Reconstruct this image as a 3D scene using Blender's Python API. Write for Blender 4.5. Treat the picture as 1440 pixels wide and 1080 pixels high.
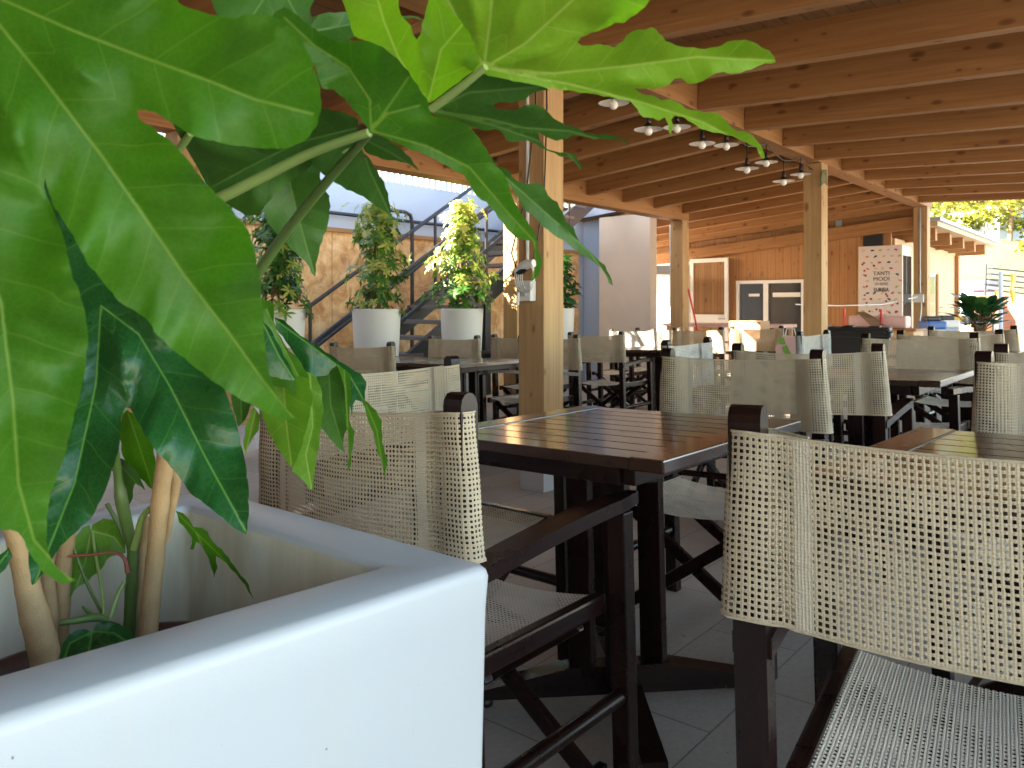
import bpy, bmesh, math, random
from mathutils import Vector, Matrix, noise as mnoise
from mathutils.geometry import delaunay_2d_cdt
R = math.radians
random.seed(7)
sc = bpy.context.scene
for o in list(bpy.data.objects): bpy.data.objects.remove(o)

# ------------------------------------------------------------------ camera
F = 1081.0; CX = 720.0; HV = 431.0; H = 1.07
cam_d = bpy.data.cameras.new("camera"); cam = bpy.data.objects.new("camera", cam_d)
sc.collection.objects.link(cam); sc.camera = cam
cam.location = (0, 0, H); cam.rotation_euler = (R(90), 0, 0)
cam_d.sensor_width = 36; cam_d.lens = 36 * F / 1440
cam_d.shift_y = -(540 - HV) / 1440
cam_d.clip_start = 0.05; cam_d.clip_end = 2000
cam_d.dof.use_dof = True; cam_d.dof.focus_distance = 1.7; cam_d.dof.aperture_fstop = 15

# ------------------------------------------------------------------ light
AZ = math.atan2(0.7615, 0.648)                 # direction of the building's long axis
A = Vector((0.648, 0.7615, 0)); B = Vector((-0.7615, 0.648, 0))
PHI = R(50); ELEV = R(31.5)
hd = (-math.cos(PHI) * A + math.sin(PHI) * B).normalized()
to_sun = Vector((hd.x * math.cos(ELEV), hd.y * math.cos(ELEV), math.sin(ELEV)))
w = bpy.data.worlds.new("World"); sc.world = w; w.use_nodes = True
wn = w.node_tree; wn.nodes.clear()
wo = wn.nodes.new('ShaderNodeOutputWorld'); wb = wn.nodes.new('ShaderNodeBackground')
sky = wn.nodes.new('ShaderNodeTexSky'); sky.sky_type = 'NISHITA'; sky.sun_disc = False
sky.sun_elevation = ELEV; sky.sun_rotation = math.atan2(to_sun.x, to_sun.y)
tint = wn.nodes.new('ShaderNodeMix'); tint.data_type = 'RGBA'; tint.blend_type = 'MULTIPLY'; tint.inputs[0].default_value = 1
tint.inputs[7].default_value = (1.10, 1.0, .84, 1); wn.links.new(sky.outputs[0], tint.inputs[6]); wn.links.new(tint.outputs[2], wb.inputs[0]); wn.links.new(wb.outputs[0], wo.inputs[0])
wb.inputs[1].default_value = 0.10
sl = bpy.data.lights.new("sun", 'SUN'); sun = bpy.data.objects.new("sun", sl); sc.collection.objects.link(sun)
sl.energy = 5.0; sl.angle = R(0.5); sl.color = (1, 0.86, 0.68)
sun.rotation_euler = to_sun.to_track_quat('Z', 'Y').to_euler(); sun.location = (0, 0, 30)
sc.view_settings.view_transform = 'Standard'; sc.view_settings.look = 'None'
sc.view_settings.gamma = 1; sc.view_settings.use_curve_mapping = False
sc.view_settings.exposure = 3.65
sc.render.engine = 'CYCLES'
cy = sc.cycles; cy.max_bounces = 10; cy.diffuse_bounces = 6; cy.glossy_bounces = 4; cy.transmission_bounces = 6
cy.transparent_max_bounces = 24; cy.use_denoising = True; cy.sample_clamp_indirect = 8
try: cy.denoiser = 'OPENIMAGEDENOISE'
except Exception: pass
cy.caustics_reflective = False; cy.caustics_refractive = False

# ------------------------------------------------------------------ helpers
def P(a, b, z=0.0): return A * a + B * b + Vector((0, 0, z))
def px(u, v, Y): return Vector(((u - CX) / F * Y, Y, H - (v - HV) / F * Y))
def fz(b): return -0.028 * (b - 0.7)
RB = Matrix.Rotation(AZ, 4, 'Z')
TILT = Matrix.Rotation(math.atan(-0.028), 4, A)   # the paving falls gently towards +B

class MB:
    """collects shapes of one object; builds it as one mesh"""
    def __init__(s): s.v = []; s.f = []; s.uv = []; s.mi = []; s.sm = []
    def add(s, verts, faces, uvs=None, M=None, mi=0, smooth=False):
        n = len(s.v)
        s.v += [(M @ Vector(p)) if M else Vector(p) for p in verts]
        for k, fc in enumerate(faces):
            s.f.append([n + i for i in fc]); s.mi.append(mi); s.sm.append(smooth)
            s.uv.append(uvs[k] if uvs else [(0, 0)] * len(fc))
        return s
    def box(s, c, d, M=None, bev=0.0, mi=0, axis=None):
        c = Vector(c); hx, hy, hz = d[0] / 2, d[1] / 2, d[2] / 2
        bm = bmesh.new(); bmesh.ops.create_cube(bm, size=1)
        for v in bm.verts: v.co = Vector((v.co.x * d[0], v.co.y * d[1], v.co.z * d[2]))
        if bev > 0: bmesh.ops.bevel(bm, geom=list(bm.edges), offset=min(bev, min(d) * .45), segments=2, affect='EDGES', profile=.6)
        L = axis if axis is not None else max(range(3), key=lambda i: d[i])
        ox, oy = random.uniform(0, 40), random.uniform(0, 40)
        vs, fs, us = [], [], []
        for v in bm.verts: vs.append(v.co + c)
        bm.verts.index_update()
        for f in bm.faces:
            fs.append([v.index for v in f.verts])
            n = f.normal; k = max(range(3), key=lambda i: abs(n[i]))
            if k == L: i, j = [q for q in range(3) if q != k]; us.append([(v.co[i] * .3 + ox, v.co[j] + oy) for v in f.verts])
            else:
                j = [q for q in range(3) if q != k and q != L][0]
                us.append([(v.co[L] + ox, v.co[j] + oy + k * .37) for v in f.verts])
        bm.free(); return s.add(vs, fs, us, M, mi, False)
    def tube(s, pts, rad, seg=10, mi=0, cap=True, M=None, smooth=True):
        pts = [Vector(p) for p in pts]; n = len(pts)
        if not hasattr(rad, '__len__'): rad = [rad] * n
        vs, fs, us = [], [], []; up = None; L = 0
        for i, p in enumerate(pts):
            t = (pts[min(i + 1, n - 1)] - pts[max(i - 1, 0)]).normalized()
            if up is None: up = t.orthogonal().normalized()
            up = (up - t * up.dot(t)); up = up.normalized() if up.length > 1e-6 else t.orthogonal().normalized()
            sd = t.cross(up)
            for k in range(seg):
                an = 2 * math.pi * k / seg
                vs.append(p + (up * math.cos(an) + sd * math.sin(an)) * rad[i])
        for i in range(n - 1):
            l2 = L + (pts[i + 1] - pts[i]).length
            for k in range(seg):
                k2 = (k + 1) % seg
                fs.append([i * seg + k, i * seg + k2, (i + 1) * seg + k2, (i + 1) * seg + k])
                c = 2 * math.pi * rad[i] / seg
                us.append([(L, k * c), (L, (k + 1) * c), (l2, (k + 1) * c), (l2, k * c)])
            L = l2
        s.add(vs, fs, us, M, mi, smooth)
        if cap:
            s.add(vs[:seg], [list(range(seg))[::-1]], None, M, mi, False)
            s.add(vs[-seg:], [list(range(seg))], None, M, mi, False)
        return s
    def lathe(s, prof, seg=24, M=None, mi=0, smooth=True):
        vs = []; fs = []; us = []
        for r, z in prof:
            for k in range(seg):
                an = 2 * math.pi * k / seg; vs.append((r * math.cos(an), r * math.sin(an), z))
        for i in range(len(prof) - 1):
            for k in range(seg):
                k2 = (k + 1) % seg
                fs.append([i * seg + k, i * seg + k2, (i + 1) * seg + k2, (i + 1) * seg + k])
                us.append([(prof[i][1], k / seg), (prof[i][1], (k + 1) / seg), (prof[i + 1][1], (k + 1) / seg), (prof[i + 1][1], k / seg)])
        return s.add(vs, fs, us, M, mi, smooth)
    def grid(s, fn, nu, nv, M=None, mi=0, smooth=True):
        """fn(i/nu, j/nv) -> (point, (u, v))"""
        vs = []; uv = []
        for j in range(nv + 1):
            for i in range(nu + 1):
                p, t = fn(i / nu, j / nv); vs.append(p); uv.append(t)
        fs = []; us = []
        for j in range(nv):
            for i in range(nu):
                q = [j * (nu + 1) + i, j * (nu + 1) + i + 1, (j + 1) * (nu + 1) + i + 1, (j + 1) * (nu + 1) + i]
                fs.append(q); us.append([uv[k] for k in q])
        return s.add(vs, fs, us, M, mi, smooth)
    def prism(s, poly, axis, lo, hi, M=None, mi=0):
        """2-D outline extruded along axis (0,1,2); outline gives the two other axes in order"""
        o = [i for i in range(3) if i != axis]; n = len(poly); vs = []
        for h in (lo, hi):
            for p in poly:
                q = [0, 0, 0]; q[axis] = h; q[o[0]] = p[0]; q[o[1]] = p[1]; vs.append(q)
        ox = random.uniform(0, 30)
        fs = [list(range(n))[::-1], list(range(n, 2 * n))]
        us = [[(poly[i][0] + ox, poly[i][1]) for i in fs[0]], [(poly[i - n][0] + ox, poly[i - n][1] + .5) for i in fs[1]]]
        for i in range(n):
            j = (i + 1) % n; fs.append([i, j, n + j, n + i])
            if abs(poly[i][0] - poly[j][0]) > abs(poly[i][1] - poly[j][1]):
                us.append([(poly[i][0] + ox, lo), (poly[j][0] + ox, lo), (poly[j][0] + ox, hi), (poly[i][0] + ox, hi)])
            else: us.append([(poly[i][1] + ox, lo), (poly[j][1] + ox, lo), (poly[j][1] + ox, hi), (poly[i][1] + ox, hi)])
        return s.add(vs, fs, us, M, mi)
    def build(s, name, mats, parent=None, M=None, attrs=None):
        me = bpy.data.meshes.new(name)
        me.from_pydata([tuple(v) for v in s.v], [], s.f)
        ul = me.uv_layers.new(name="UVMap")
        flat = [c for f in s.uv for p in f for c in p]
        ul.data.foreach_set('uv', flat)
        me.polygons.foreach_set('material_index', s.mi); me.polygons.foreach_set('use_smooth', s.sm)
        for m in (mats if isinstance(mats, (list, tuple)) else [mats]): me.materials.append(m)
        me.update()
        bm = bmesh.new(); bm.from_mesh(me); bmesh.ops.recalc_face_normals(bm, faces=bm.faces) if s.v and len(s.f) < 60000 and not getattr(s, 'keep', False) else None
        bm.to_mesh(me); bm.free()
        if attrs:
            for an, vals in attrs.items():
                at = me.attributes.new(an, 'FLOAT', 'POINT'); at.data.foreach_set('value', vals)
        o = bpy.data.objects.new(name, me); sc.collection.objects.link(o)
        if parent: o.parent = parent
        if M is not None: o.matrix_basis = M
        return o

def tag(o, label=None, cat=None, group=None, kind=None):
    for k, v in (('label', label), ('category', cat), ('group', group), ('kind', kind)):
        if v: o[k] = v
    return o
def thing(name, label, cat, M=None, group=None):
    o = bpy.data.objects.new(name, None); sc.collection.objects.link(o)
    o.empty_display_size = .2
    if M is not None: o.matrix_basis = M
    return tag(o, label, cat, group)
def copy_tree(o, parent=None):
    c = o.copy(); sc.collection.objects.link(c); c.parent = parent
    for ch in [x for x in o.children]: copy_tree(ch, c)
    return c
def at(a, b, z=0.0, rot=0.0): return Matrix.Translation(P(a, b, z)) @ Matrix.Rotation(AZ + rot, 4, 'Z')

# ------------------------------------------------------------------ materials
def newmat(name):
    m = bpy.data.materials.new(name); m.use_nodes = True; nt = m.node_tree; nt.nodes.clear()
    out = nt.nodes.new('ShaderNodeOutputMaterial'); b = nt.nodes.new('ShaderNodeBsdfPrincipled')
    nt.links.new(b.outputs[0], out.inputs[0]); return m, nt, b, out
def N(nt, t, **k):
    n = nt.nodes.new('ShaderNode' + t)
    for a_, v in k.items():
        if a_.startswith('i_'): n.inputs[int(a_[2:])].default_value = v
        else: setattr(n, a_, v)
    return n
def math_(nt, op, a_, b_=None, c_=None, clamp=False):
    n = nt.nodes.new('ShaderNodeMath'); n.operation = op; n.use_clamp = clamp
    for i, x in enumerate((a_, b_, c_)):
        if x is None: continue
        if isinstance(x, (int, float)): n.inputs[i].default_value = x
        else: nt.links.new(x, n.inputs[i])
    return n.outputs[0]
def ramp(nt, fac, stops):
    r = nt.nodes.new('ShaderNodeValToRGB'); e = r.color_ramp.elements
    while len(e) < len(stops): e.new(.5)
    for i, (p, c) in enumerate(stops): e[i].position = p; e[i].color = (*c, 1) if len(c) == 3 else c
    nt.links.new(fac, r.inputs[0]); return r.outputs[0]
def mapping(nt, src, scale=(1, 1, 1), rot=(0, 0, 0)):
    m = nt.nodes.new('ShaderNodeMapping'); m.inputs['Scale'].default_value = scale; m.inputs['Rotation'].default_value = rot
    nt.links.new(src, m.inputs[0]); return m.outputs[0]
def noise_(nt, vec, scale, detail=4, rough=.55, dist=0):
    n = nt.nodes.new('ShaderNodeTexNoise'); n.inputs['Scale'].default_value = scale; n.inputs['Detail'].default_value = detail
    n.inputs['Roughness'].default_value = rough; n.inputs['Distortion'].default_value = dist
    nt.links.new(vec, n.inputs['Vector']); return n.outputs[0]
def mix(nt, f, a_, b_, mode='MIX'):
    n = nt.nodes.new('ShaderNodeMix'); n.data_type = 'RGBA'; n.blend_type = mode
    for i, x in ((0, f), (6, a_), (7, b_)):
        if isinstance(x, (int, float)): n.inputs[i].default_value = x
        elif isinstance(x, tuple): n.inputs[i].default_value = (*x, 1)
        else: nt.links.new(x, n.inputs[i])
    return n.outputs[2]
def bump(nt, b, h, strength=.3, dist=.002):
    n = nt.nodes.new('ShaderNodeBump'); n.inputs['Strength'].default_value = strength; n.inputs['Distance'].default_value = dist
    nt.links.new(h, n.inputs['Height']); nt.links.new(n.outputs[0], b.inputs['Normal'])

def plain(name, col, rough=.5, metal=0, var=.12, scale=6, bmp=.0, spec=.5, coat=0):
    m, nt, b, out = newmat(name); tc = N(nt, 'TexCoord')
    n1 = noise_(nt, tc.outputs['Object'], scale, 5)
    c = mix(nt, n1, tuple(x * (1 - var) for x in col), tuple(min(1, x * (1 + var)) for x in col))
    nt.links.new(c, b.inputs['Base Color']); b.inputs['Roughness'].default_value = rough
    b.inputs['Metallic'].default_value = metal; b.inputs['Specular IOR Level'].default_value = spec
    b.inputs['Coat Weight'].default_value = coat
    if bmp: bump(nt, b, noise_(nt, tc.outputs['Object'], scale * 20, 3), bmp, .003)
    return m

def wood(name, dark, light, knots=True, rough=.6, planks=0.0, spec=.3, grain=1.0, lam=0.0):
    m, nt, b, out = newmat(name); uv = N(nt, 'UVMap').outputs[0]
    g = noise_(nt, mapping(nt, uv, (1.2, 34, 1)), 1.0, 5, .6, .6)
    fine = noise_(nt, mapping(nt, uv, (6, 260, 1)), 1.0, 2, .5)
    big = noise_(nt, mapping(nt, uv, (.5, 4, 1)), 1.0, 2, .5)
    t = math_(nt, 'ADD', math_(nt, 'MULTIPLY', g, .6), math_(nt, 'MULTIPLY', big, .4))
    col = ramp(nt, t, [(.30, dark), (.68, light)])
    col = mix(nt, math_(nt, 'MULTIPLY', fine, .35 * grain), col, tuple(x * .55 for x in dark), 'MIX')
    hgt = math_(nt, 'ADD', g, math_(nt, 'MULTIPLY', fine, .5))
    if lam:   # glued lamellae: faint joints along the beam
        sx = N(nt, 'SeparateXYZ'); nt.links.new(uv, sx.inputs[0])
        fl = math_(nt, 'FLOOR', math_(nt, 'DIVIDE', sx.outputs[1], lam))
        wn_ = N(nt, 'TexWhiteNoise', noise_dimensions='1D'); nt.links.new(fl, wn_.inputs['W'])
        col = mix(nt, math_(nt, 'MULTIPLY', wn_.outputs[0], .28), col, dark)
    if knots:
        vo = N(nt, 'TexVoronoi', voronoi_dimensions='2D'); vo.inputs['Scale'].default_value = 1.0; vo.inputs['Randomness'].default_value = 1
        wv = N(nt, 'Mapping'); wv.inputs['Scale'].default_value = (3.0, 6.5, 1); nt.links.new(uv, wv.inputs[0])
        nt.links.new(wv.outputs[0], vo.inputs['Vector'])
        k = math_(nt, 'SMOOTH_MIN', vo.outputs['Distance'], 1, .1)
        wn2 = N(nt, 'TexWhiteNoise', noise_dimensions='3D'); nt.links.new(vo.outputs['Position'], wn2.inputs['Vector'])
        on = math_(nt, 'GREATER_THAN', wn2.outputs[0], .26)
        kk = math_(nt, 'MULTIPLY', math_(nt, 'SUBTRACT', 1, math_(nt, 'MULTIPLY', vo.outputs['Distance'], math_(nt, 'MULTIPLY', wn2.outputs[0], 19.0)), clamp=True), on)
        col = mix(nt, math_(nt, 'POWER', kk, .6), col, (dark[0] * .28, dark[1] * .2, dark[2] * .2))
        halo = math_(nt, 'MULTIPLY', math_(nt, 'SUBTRACT', 1, math_(nt, 'MULTIPLY', vo.outputs['Distance'], 5.0), clamp=True), math_(nt, 'MULTIPLY', on, .45))
        col = mix(nt, halo, col, dark)
    if planks:
        sx = N(nt, 'SeparateXYZ'); nt.links.new(uv, sx.inputs[0])
        q = math_(nt, 'DIVIDE', sx.outputs[1], planks); fr = math_(nt, 'FRACT', q)
        e = math_(nt, 'MINIMUM', fr, math_(nt, 'SUBTRACT', 1, fr))
        ln = math_(nt, 'SUBTRACT', 1, math_(nt, 'MULTIPLY', e, planks / .0035), clamp=True)
        wn3 = N(nt, 'TexWhiteNoise', noise_dimensions='1D'); nt.links.new(math_(nt, 'FLOOR', q), wn3.inputs['W'])
        col = mix(nt, math_(nt, 'MULTIPLY', wn3.outputs[0], .45), col, tuple(x * .8 for x in dark))
        col = mix(nt, ln, col, (.02, .01, .005)); hgt = math_(nt, 'SUBTRACT', hgt, math_(nt, 'MULTIPLY', ln, 3))
    nt.links.new(col, b.inputs['Base Color']); b.inputs['Roughness'].default_value = rough
    b.inputs['Specular IOR Level'].default_value = spec
    bump(nt, b, hgt, .25, .002); return m

def lacquer(name, base, worn, rough=.28, wear=.5, coat=0):
    """dark varnished wood, rubbed pale along its edges"""
    m, nt, b, out = newmat(name); uv = N(nt, 'UVMap').outputs[0]; tc = N(nt, 'TexCoord').outputs['Object']
    g = noise_(nt, mapping(nt, uv, (2, 60, 1)), 1.0, 4, .6, .3)
    col = ramp(nt, g, [(.3, tuple(x * .55 for x in base)), (.75, tuple(x * 1.7 for x in base))])
    bv = N(nt, 'Bevel', samples=4); bv.inputs['Radius'].default_value = .003
    ge = N(nt, 'NewGeometry'); dp = N(nt, 'VectorMath', operation='DOT_PRODUCT')
    nt.links.new(bv.outputs[0], dp.inputs[0]); nt.links.new(ge.outputs['Normal'], dp.inputs[1])
    edge = math_(nt, 'MULTIPLY', math_(nt, 'SUBTRACT', 1, dp.outputs['Value']), 9, clamp=True)
    patch = ramp(nt, noise_(nt, tc, 26, 5, .7), [(.56, (0, 0, 0)), (.64, (1, 1, 1))])
    f = math_(nt, 'MULTIPLY', math_(nt, 'MULTIPLY', edge, patch), wear)
    scr = ramp(nt, noise_(nt, mapping(nt, tc, (90, 90, 9)), 1.0, 3, .6), [(.70, (0, 0, 0)), (.74, (1, 1, 1))])
    f = math_(nt, 'MAXIMUM', f, math_(nt, 'MULTIPLY', scr, .12 * wear))
    nt.links.new(mix(nt, f, col, worn), b.inputs['Base Color'])
    rr = math_(nt, 'ADD', rough, math_(nt, 'MULTIPLY', noise_(nt, tc, 9, 4), .12))
    nt.links.new(rr, b.inputs['Roughness']); b.inputs['Specular IOR Level'].default_value = .5 if coat else .3
    b.inputs['Coat Weight'].default_value = coat; b.inputs['Coat Roughness'].default_value = .10
    bump(nt, b, g, .05 if coat else .12, .001); return m

def weave(name, col, pitch=.0082, hole=.25, seam=True, trans=.12, contrast=1.0):
    m, nt, b, out = newmat(name); uv = N(nt, 'UVMap').outputs[0]
    wob = N(nt, 'TexNoise'); wob.inputs['Scale'].default_value = 55; wob.inputs['Detail'].default_value = 2; nt.links.new(uv, wob.inputs['Vector'])
    wob2 = N(nt, 'VectorMath', operation='SCALE'); wob2.inputs['Scale'].default_value = .0015
    sb = N(nt, 'VectorMath', operation='SUBTRACT'); sb.inputs[1].default_value = (.5, .5, .5)
    nt.links.new(wob.outputs['Color'], sb.inputs[0]); nt.links.new(sb.outputs[0], wob2.inputs[0])
    ad = N(nt, 'VectorMath', operation='ADD'); nt.links.new(uv, ad.inputs[0]); nt.links.new(wob2.outputs[0], ad.inputs[1])
    sx = N(nt, 'SeparateXYZ'); nt.links.new(ad.outputs[0], sx.inputs[0]); U0, V0 = sx.outputs[0], sx.outputs[1]
    fx = math_(nt, 'ABSOLUTE', math_(nt, 'SUBTRACT', math_(nt, 'FRACT', math_(nt, 'DIVIDE', U0, pitch)), .5))
    fy = math_(nt, 'ABSOLUTE', math_(nt, 'SUBTRACT', math_(nt, 'FRACT', math_(nt, 'DIVIDE', V0, pitch * 1.04)), .5))
    size = math_(nt, 'ADD', hole, math_(nt, 'MULTIPLY', math_(nt, 'SUBTRACT', noise_(nt, mapping(nt, uv, (14, 22, 1)), 1.0, 3, .6), .5), .40))
    cell = N(nt, 'TexNoise'); cell.inputs['Scale'].default_value = 210; nt.links.new(uv, cell.inputs['Vector'])
    size = math_(nt, 'ADD', size, math_(nt, 'MULTIPLY', math_(nt, 'SUBTRACT', cell.outputs[0], .5), .14))
    size = math_(nt, 'MAXIMUM', math_(nt, 'MINIMUM', size, .32), .15)
    hx = math_(nt, 'LESS_THAN', fx, math_(nt, 'MULTIPLY', size, .92)); hy = math_(nt, 'LESS_THAN', fy, size)
    holeM = math_(nt, 'MULTIPLY', hx, hy)
    su = N(nt, 'SeparateXYZ'); nt.links.new(uv, su.inputs[0])
    au = math_(nt, 'ABSOLUTE', su.outputs[0])
    if seam:
        sm_ = math_(nt, 'MULTIPLY', math_(nt, 'GREATER_THAN', au, .200), math_(nt, 'LESS_THAN', au, .221))
        av = math_(nt, 'ABSOLUTE', su.outputs[1]); hem = math_(nt, 'GREATER_THAN', av, .1225)
        solid = math_(nt, 'MAXIMUM', sm_, math_(nt, 'MULTIPLY', hem, .0))
        holeM = math_(nt, 'MULTIPLY', holeM, math_(nt, 'SUBTRACT', 1, solid, clamp=True))
    # threads: rounded in both directions, two per strand
    def strand(c, p):
        return math_(nt, 'ABSOLUTE', math_(nt, 'SINE', math_(nt, 'MULTIPLY', c, 2 * math.pi / p)))
    h = math_(nt, 'ADD', strand(U0, pitch), strand(V0, pitch * 1.04))
    fib = noise_(nt, uv, 900, 3, .7)
    h = math_(nt, 'ADD', h, math_(nt, 'MULTIPLY', fib, .8))
    big = noise_(nt, uv, 9, 3)
    c1 = mix(nt, big, tuple(x * .80 for x in col), tuple(min(1, x * 1.15) for x in col))
    gr = ramp(nt, h, [(.2, (.35, .31, .24)), (1.1 if False else 1.0, (1, 1, 1))])
    c1 = mix(nt, .95 * contrast, c1, gr, 'MULTIPLY')
    if seam: c1 = mix(nt, math_(nt, 'MULTIPLY', sm_, .55), c1, tuple(x * q for x, q in zip(col, (1.0, 1.08, 1.25))))
    stain = ramp(nt, noise_(nt, uv, 5.5, 4, .6), [(.55, (0, 0, 0)), (.75, (1, 1, 1))]); c1 = mix(nt, math_(nt, 'MULTIPLY', stain, .35), c1, tuple(x * .55 for x in col))
    nt.links.new(c1, b.inputs['Base Color']); b.inputs['Roughness'].default_value = .75; b.inputs['Specular IOR Level'].default_value = .25
    bump(nt, b, h, .7, .0012)
    tl = N(nt, 'BsdfTranslucent'); nt.links.new(c1, tl.inputs[0])
    mx = N(nt, 'MixShader'); mx.inputs[0].default_value = trans; nt.links.new(b.outputs[0], mx.inputs[1]); nt.links.new(tl.outputs[0], mx.inputs[2])
    tr = N(nt, 'BsdfTransparent'); m2 = N(nt, 'MixShader')
    nt.links.new(holeM, m2.inputs[0]); nt.links.new(mx.outputs[0], m2.inputs[1]); nt.links.new(tr.outputs[0], m2.inputs[2])
    nt.links.new(m2.outputs[0], out.inputs[0]); return m

def leafmat(name, dark, light, vein, trans=.35, rough=.40, side=.036, variegated=False):
    m, nt, b, out = newmat(name)
    ad = N(nt, 'Attribute', attribute_name='d'); as_ = N(nt, 'Attribute', attribute_name='s'); hu = N(nt, 'Attribute', attribute_name='h')
    tc = N(nt, 'TexCoord').outputs['Object']
    d = ad.outputs['Fac']; s_ = as_.outputs['Fac']
    wob = math_(nt, 'MULTIPLY', math_(nt, 'SUBTRACT', noise_(nt, tc, 14, 2), .5), .016)
    q = math_(nt, 'DIVIDE', math_(nt, 'ADD', math_(nt, 'SUBTRACT', s_, math_(nt, 'MULTIPLY', d, .75)), wob), side)
    fr = math_(nt, 'ABSOLUTE', math_(nt, 'SUBTRACT', math_(nt, 'FRACT', q), .5))
    sv = math_(nt, 'MULTIPLY', math_(nt, 'SUBTRACT', 1, math_(nt, 'DIVIDE', math_(nt, 'MULTIPLY', fr, side), .0011), clamp=True), .36)
    mv = math_(nt, 'SUBTRACT', 1, math_(nt, 'DIVIDE', d, .0016), clamp=True)
    vo = N(nt, 'TexVoronoi', feature='DISTANCE_TO_EDGE'); vo.inputs['Scale'].default_value = 160; nt.links.new(tc, vo.inputs['Vector'])
    net = math_(nt, 'MULTIPLY', math_(nt, 'SUBTRACT', 1, math_(nt, 'MULTIPLY', vo.outputs['Distance'], 9), clamp=True), .11)
    ve = math_(nt, 'MAXIMUM', math_(nt, 'MAXIMUM', sv, mv), net)
    n1 = noise_(nt, tc, 11, 4)
    col = mix(nt, n1, dark, light)
    col = mix(nt, math_(nt, 'MULTIPLY', ve, .8), col, vein)
    nt.links.new(col, b.inputs['Base Color']); nt.links.new(math_(nt, 'ADD', rough, math_(nt, 'MULTIPLY', noise_(nt, tc, 30, 3), .15)), b.inputs['Roughness'])
    b.inputs['Specular IOR Level'].default_value = .32
    quilt = math_(nt, 'ADD', math_(nt, 'MULTIPLY', fr, .9), math_(nt, 'MULTIPLY', math_(nt, 'MINIMUM', math_(nt, 'DIVIDE', d, .012), 1), .8))
    quilt = math_(nt, 'ADD', quilt, math_(nt, 'MULTIPLY', noise_(nt, tc, 45, 3), .6))
    bump(nt, b, quilt, .40, .004)
    tl = N(nt, 'BsdfTranslucent'); lc = mix(nt, 1.0, col, (1.5, 1.75, .75), 'MULTIPLY'); nt.links.new(lc, tl.inputs[0])
    mx = N(nt, 'MixShader'); mx.inputs[0].default_value = trans
    nt.links.new(b.outputs[0], mx.inputs[1]); nt.links.new(tl.outputs[0], mx.inputs[2]); nt.links.new(mx.outputs[0], out.inputs[0]); return m

def crownmat(name, stops, trans=.3):
    """leaves of far plants: colour follows the per-leaf attribute"""
    m, nt, b, out = newmat(name); at_ = N(nt, 'Attribute', attribute_name='h')
    col = ramp(nt, at_.outputs['Fac'], stops)
    nt.links.new(col, b.inputs['Base Color']); b.inputs['Roughness'].default_value = .4
    tl = N(nt, 'BsdfTranslucent'); nt.links.new(col, tl.inputs[0]); mx = N(nt, 'MixShader'); mx.inputs[0].default_value = trans
    nt.links.new(b.outputs[0], mx.inputs[1]); nt.links.new(tl.outputs[0], mx.inputs[2]); nt.links.new(mx.outputs[0], out.inputs[0]); return m

def tilemat():
    m, nt, b, out = newmat('paving_tile'); uv = N(nt, 'UVMap').outputs[0]
    br = N(nt, 'TexBrick'); nt.links.new(uv, br.inputs['Vector']); br.offset = .5
    br.inputs['Scale'].default_value = 1; br.inputs['Mortar Size'].default_value = .0026; br.inputs['Mortar Smooth'].default_value = .2
    br.inputs['Brick Width'].default_value = .60; br.inputs['Row Height'].default_value = .292
    br.inputs['Color1'].default_value = (.46, .405, .345, 1); br.inputs['Color2'].default_value = (.56, .495, .425, 1); br.inputs['Mortar'].default_value = (.13, .12, .105, 1)
    st = noise_(nt, uv, 2.4, 6, .7, .5); sp = noise_(nt, uv, 60, 4, .7)
    c = mix(nt, math_(nt, 'MULTIPLY', st, .8), br.outputs['Color'], (.31, .27, .23))
    c = mix(nt, .35, c, ramp(nt, sp, [(.3, (.45, .45, .45)), (.7, (1, 1, 1))]), 'MULTIPLY')
    spot = ramp(nt, noise_(nt, uv, 22, 2, .5), [(.74, (0, 0, 0)), (.78, (1, 1, 1))])
    c = mix(nt, math_(nt, 'MULTIPLY', spot, .4), c, (.07, .055, .045))
    nt.links.new(c, b.inputs['Base Color']); b.inputs['Roughness'].default_value = .55
    hh = math_(nt, 'SUBTRACT', math_(nt, 'MULTIPLY', sp, .25), math_(nt, 'MULTIPLY', br.outputs['Fac'], 1.5))
    bump(nt, b, hh, .5, .003); return m

M_ = {}
M_['glulam'] = wood('glulam_spruce', (.265, .108, .033), (.49, .255, .094), True, .62, lam=.04)
M_['post'] = wood('post_spruce', (.37, .205, .085), (.62, .40, .19), True, .6)
M_['deckboards'] = wood('roof_boards', (.24, .12, .05), (.42, .23, .10), True, .7, planks=.13)
M_['plank'] = wood('plank_wall', (.37, .165, .06), (.58, .31, .13), True, .6, planks=.14)
m, nt, b, out = newmat('chipboard_panel'); tc = N(nt, 'TexCoord').outputs['Object']
c_ = ramp(nt, noise_(nt, tc, 5.5, 6, .7, .8), [(.34, (.40, .19, .065)), (.50, (.62, .36, .15)), (.66, (.78, .54, .29))])
c_ = mix(nt, ramp(nt, noise_(nt, mapping(nt, tc, (9, 9, .5)), 1.0, 3, .6), [(.62, (0, 0, 0)), (.68, (.6, .6, .6))]), c_, (.80, .68, .52))
nt.links.new(c_, b.inputs['Base Color']); b.inputs['Roughness'].default_value = .65; bump(nt, b, noise_(nt, tc, 60, 3), .3, .003)
M_['osb'] = m
M_['palewood'] = wood('pale_siding', (.52, .34, .18), (.72, .52, .32), True, .6, planks=.2)
M_['chairwood'] = lacquer('dark_chair_lacquer', (.011, .0040, .0036), (.16, .085, .045), .22, .55)
M_['tablewood'] = lacquer('dark_table_lacquer', (.034, .0115, .0055), (.35, .24, .16), .20, .6, .5)
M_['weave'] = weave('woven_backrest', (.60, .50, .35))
M_['weave_white'] = weave('woven_backrest_pale', (.66, .64, .58), hole=.2, trans=.25)
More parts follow.
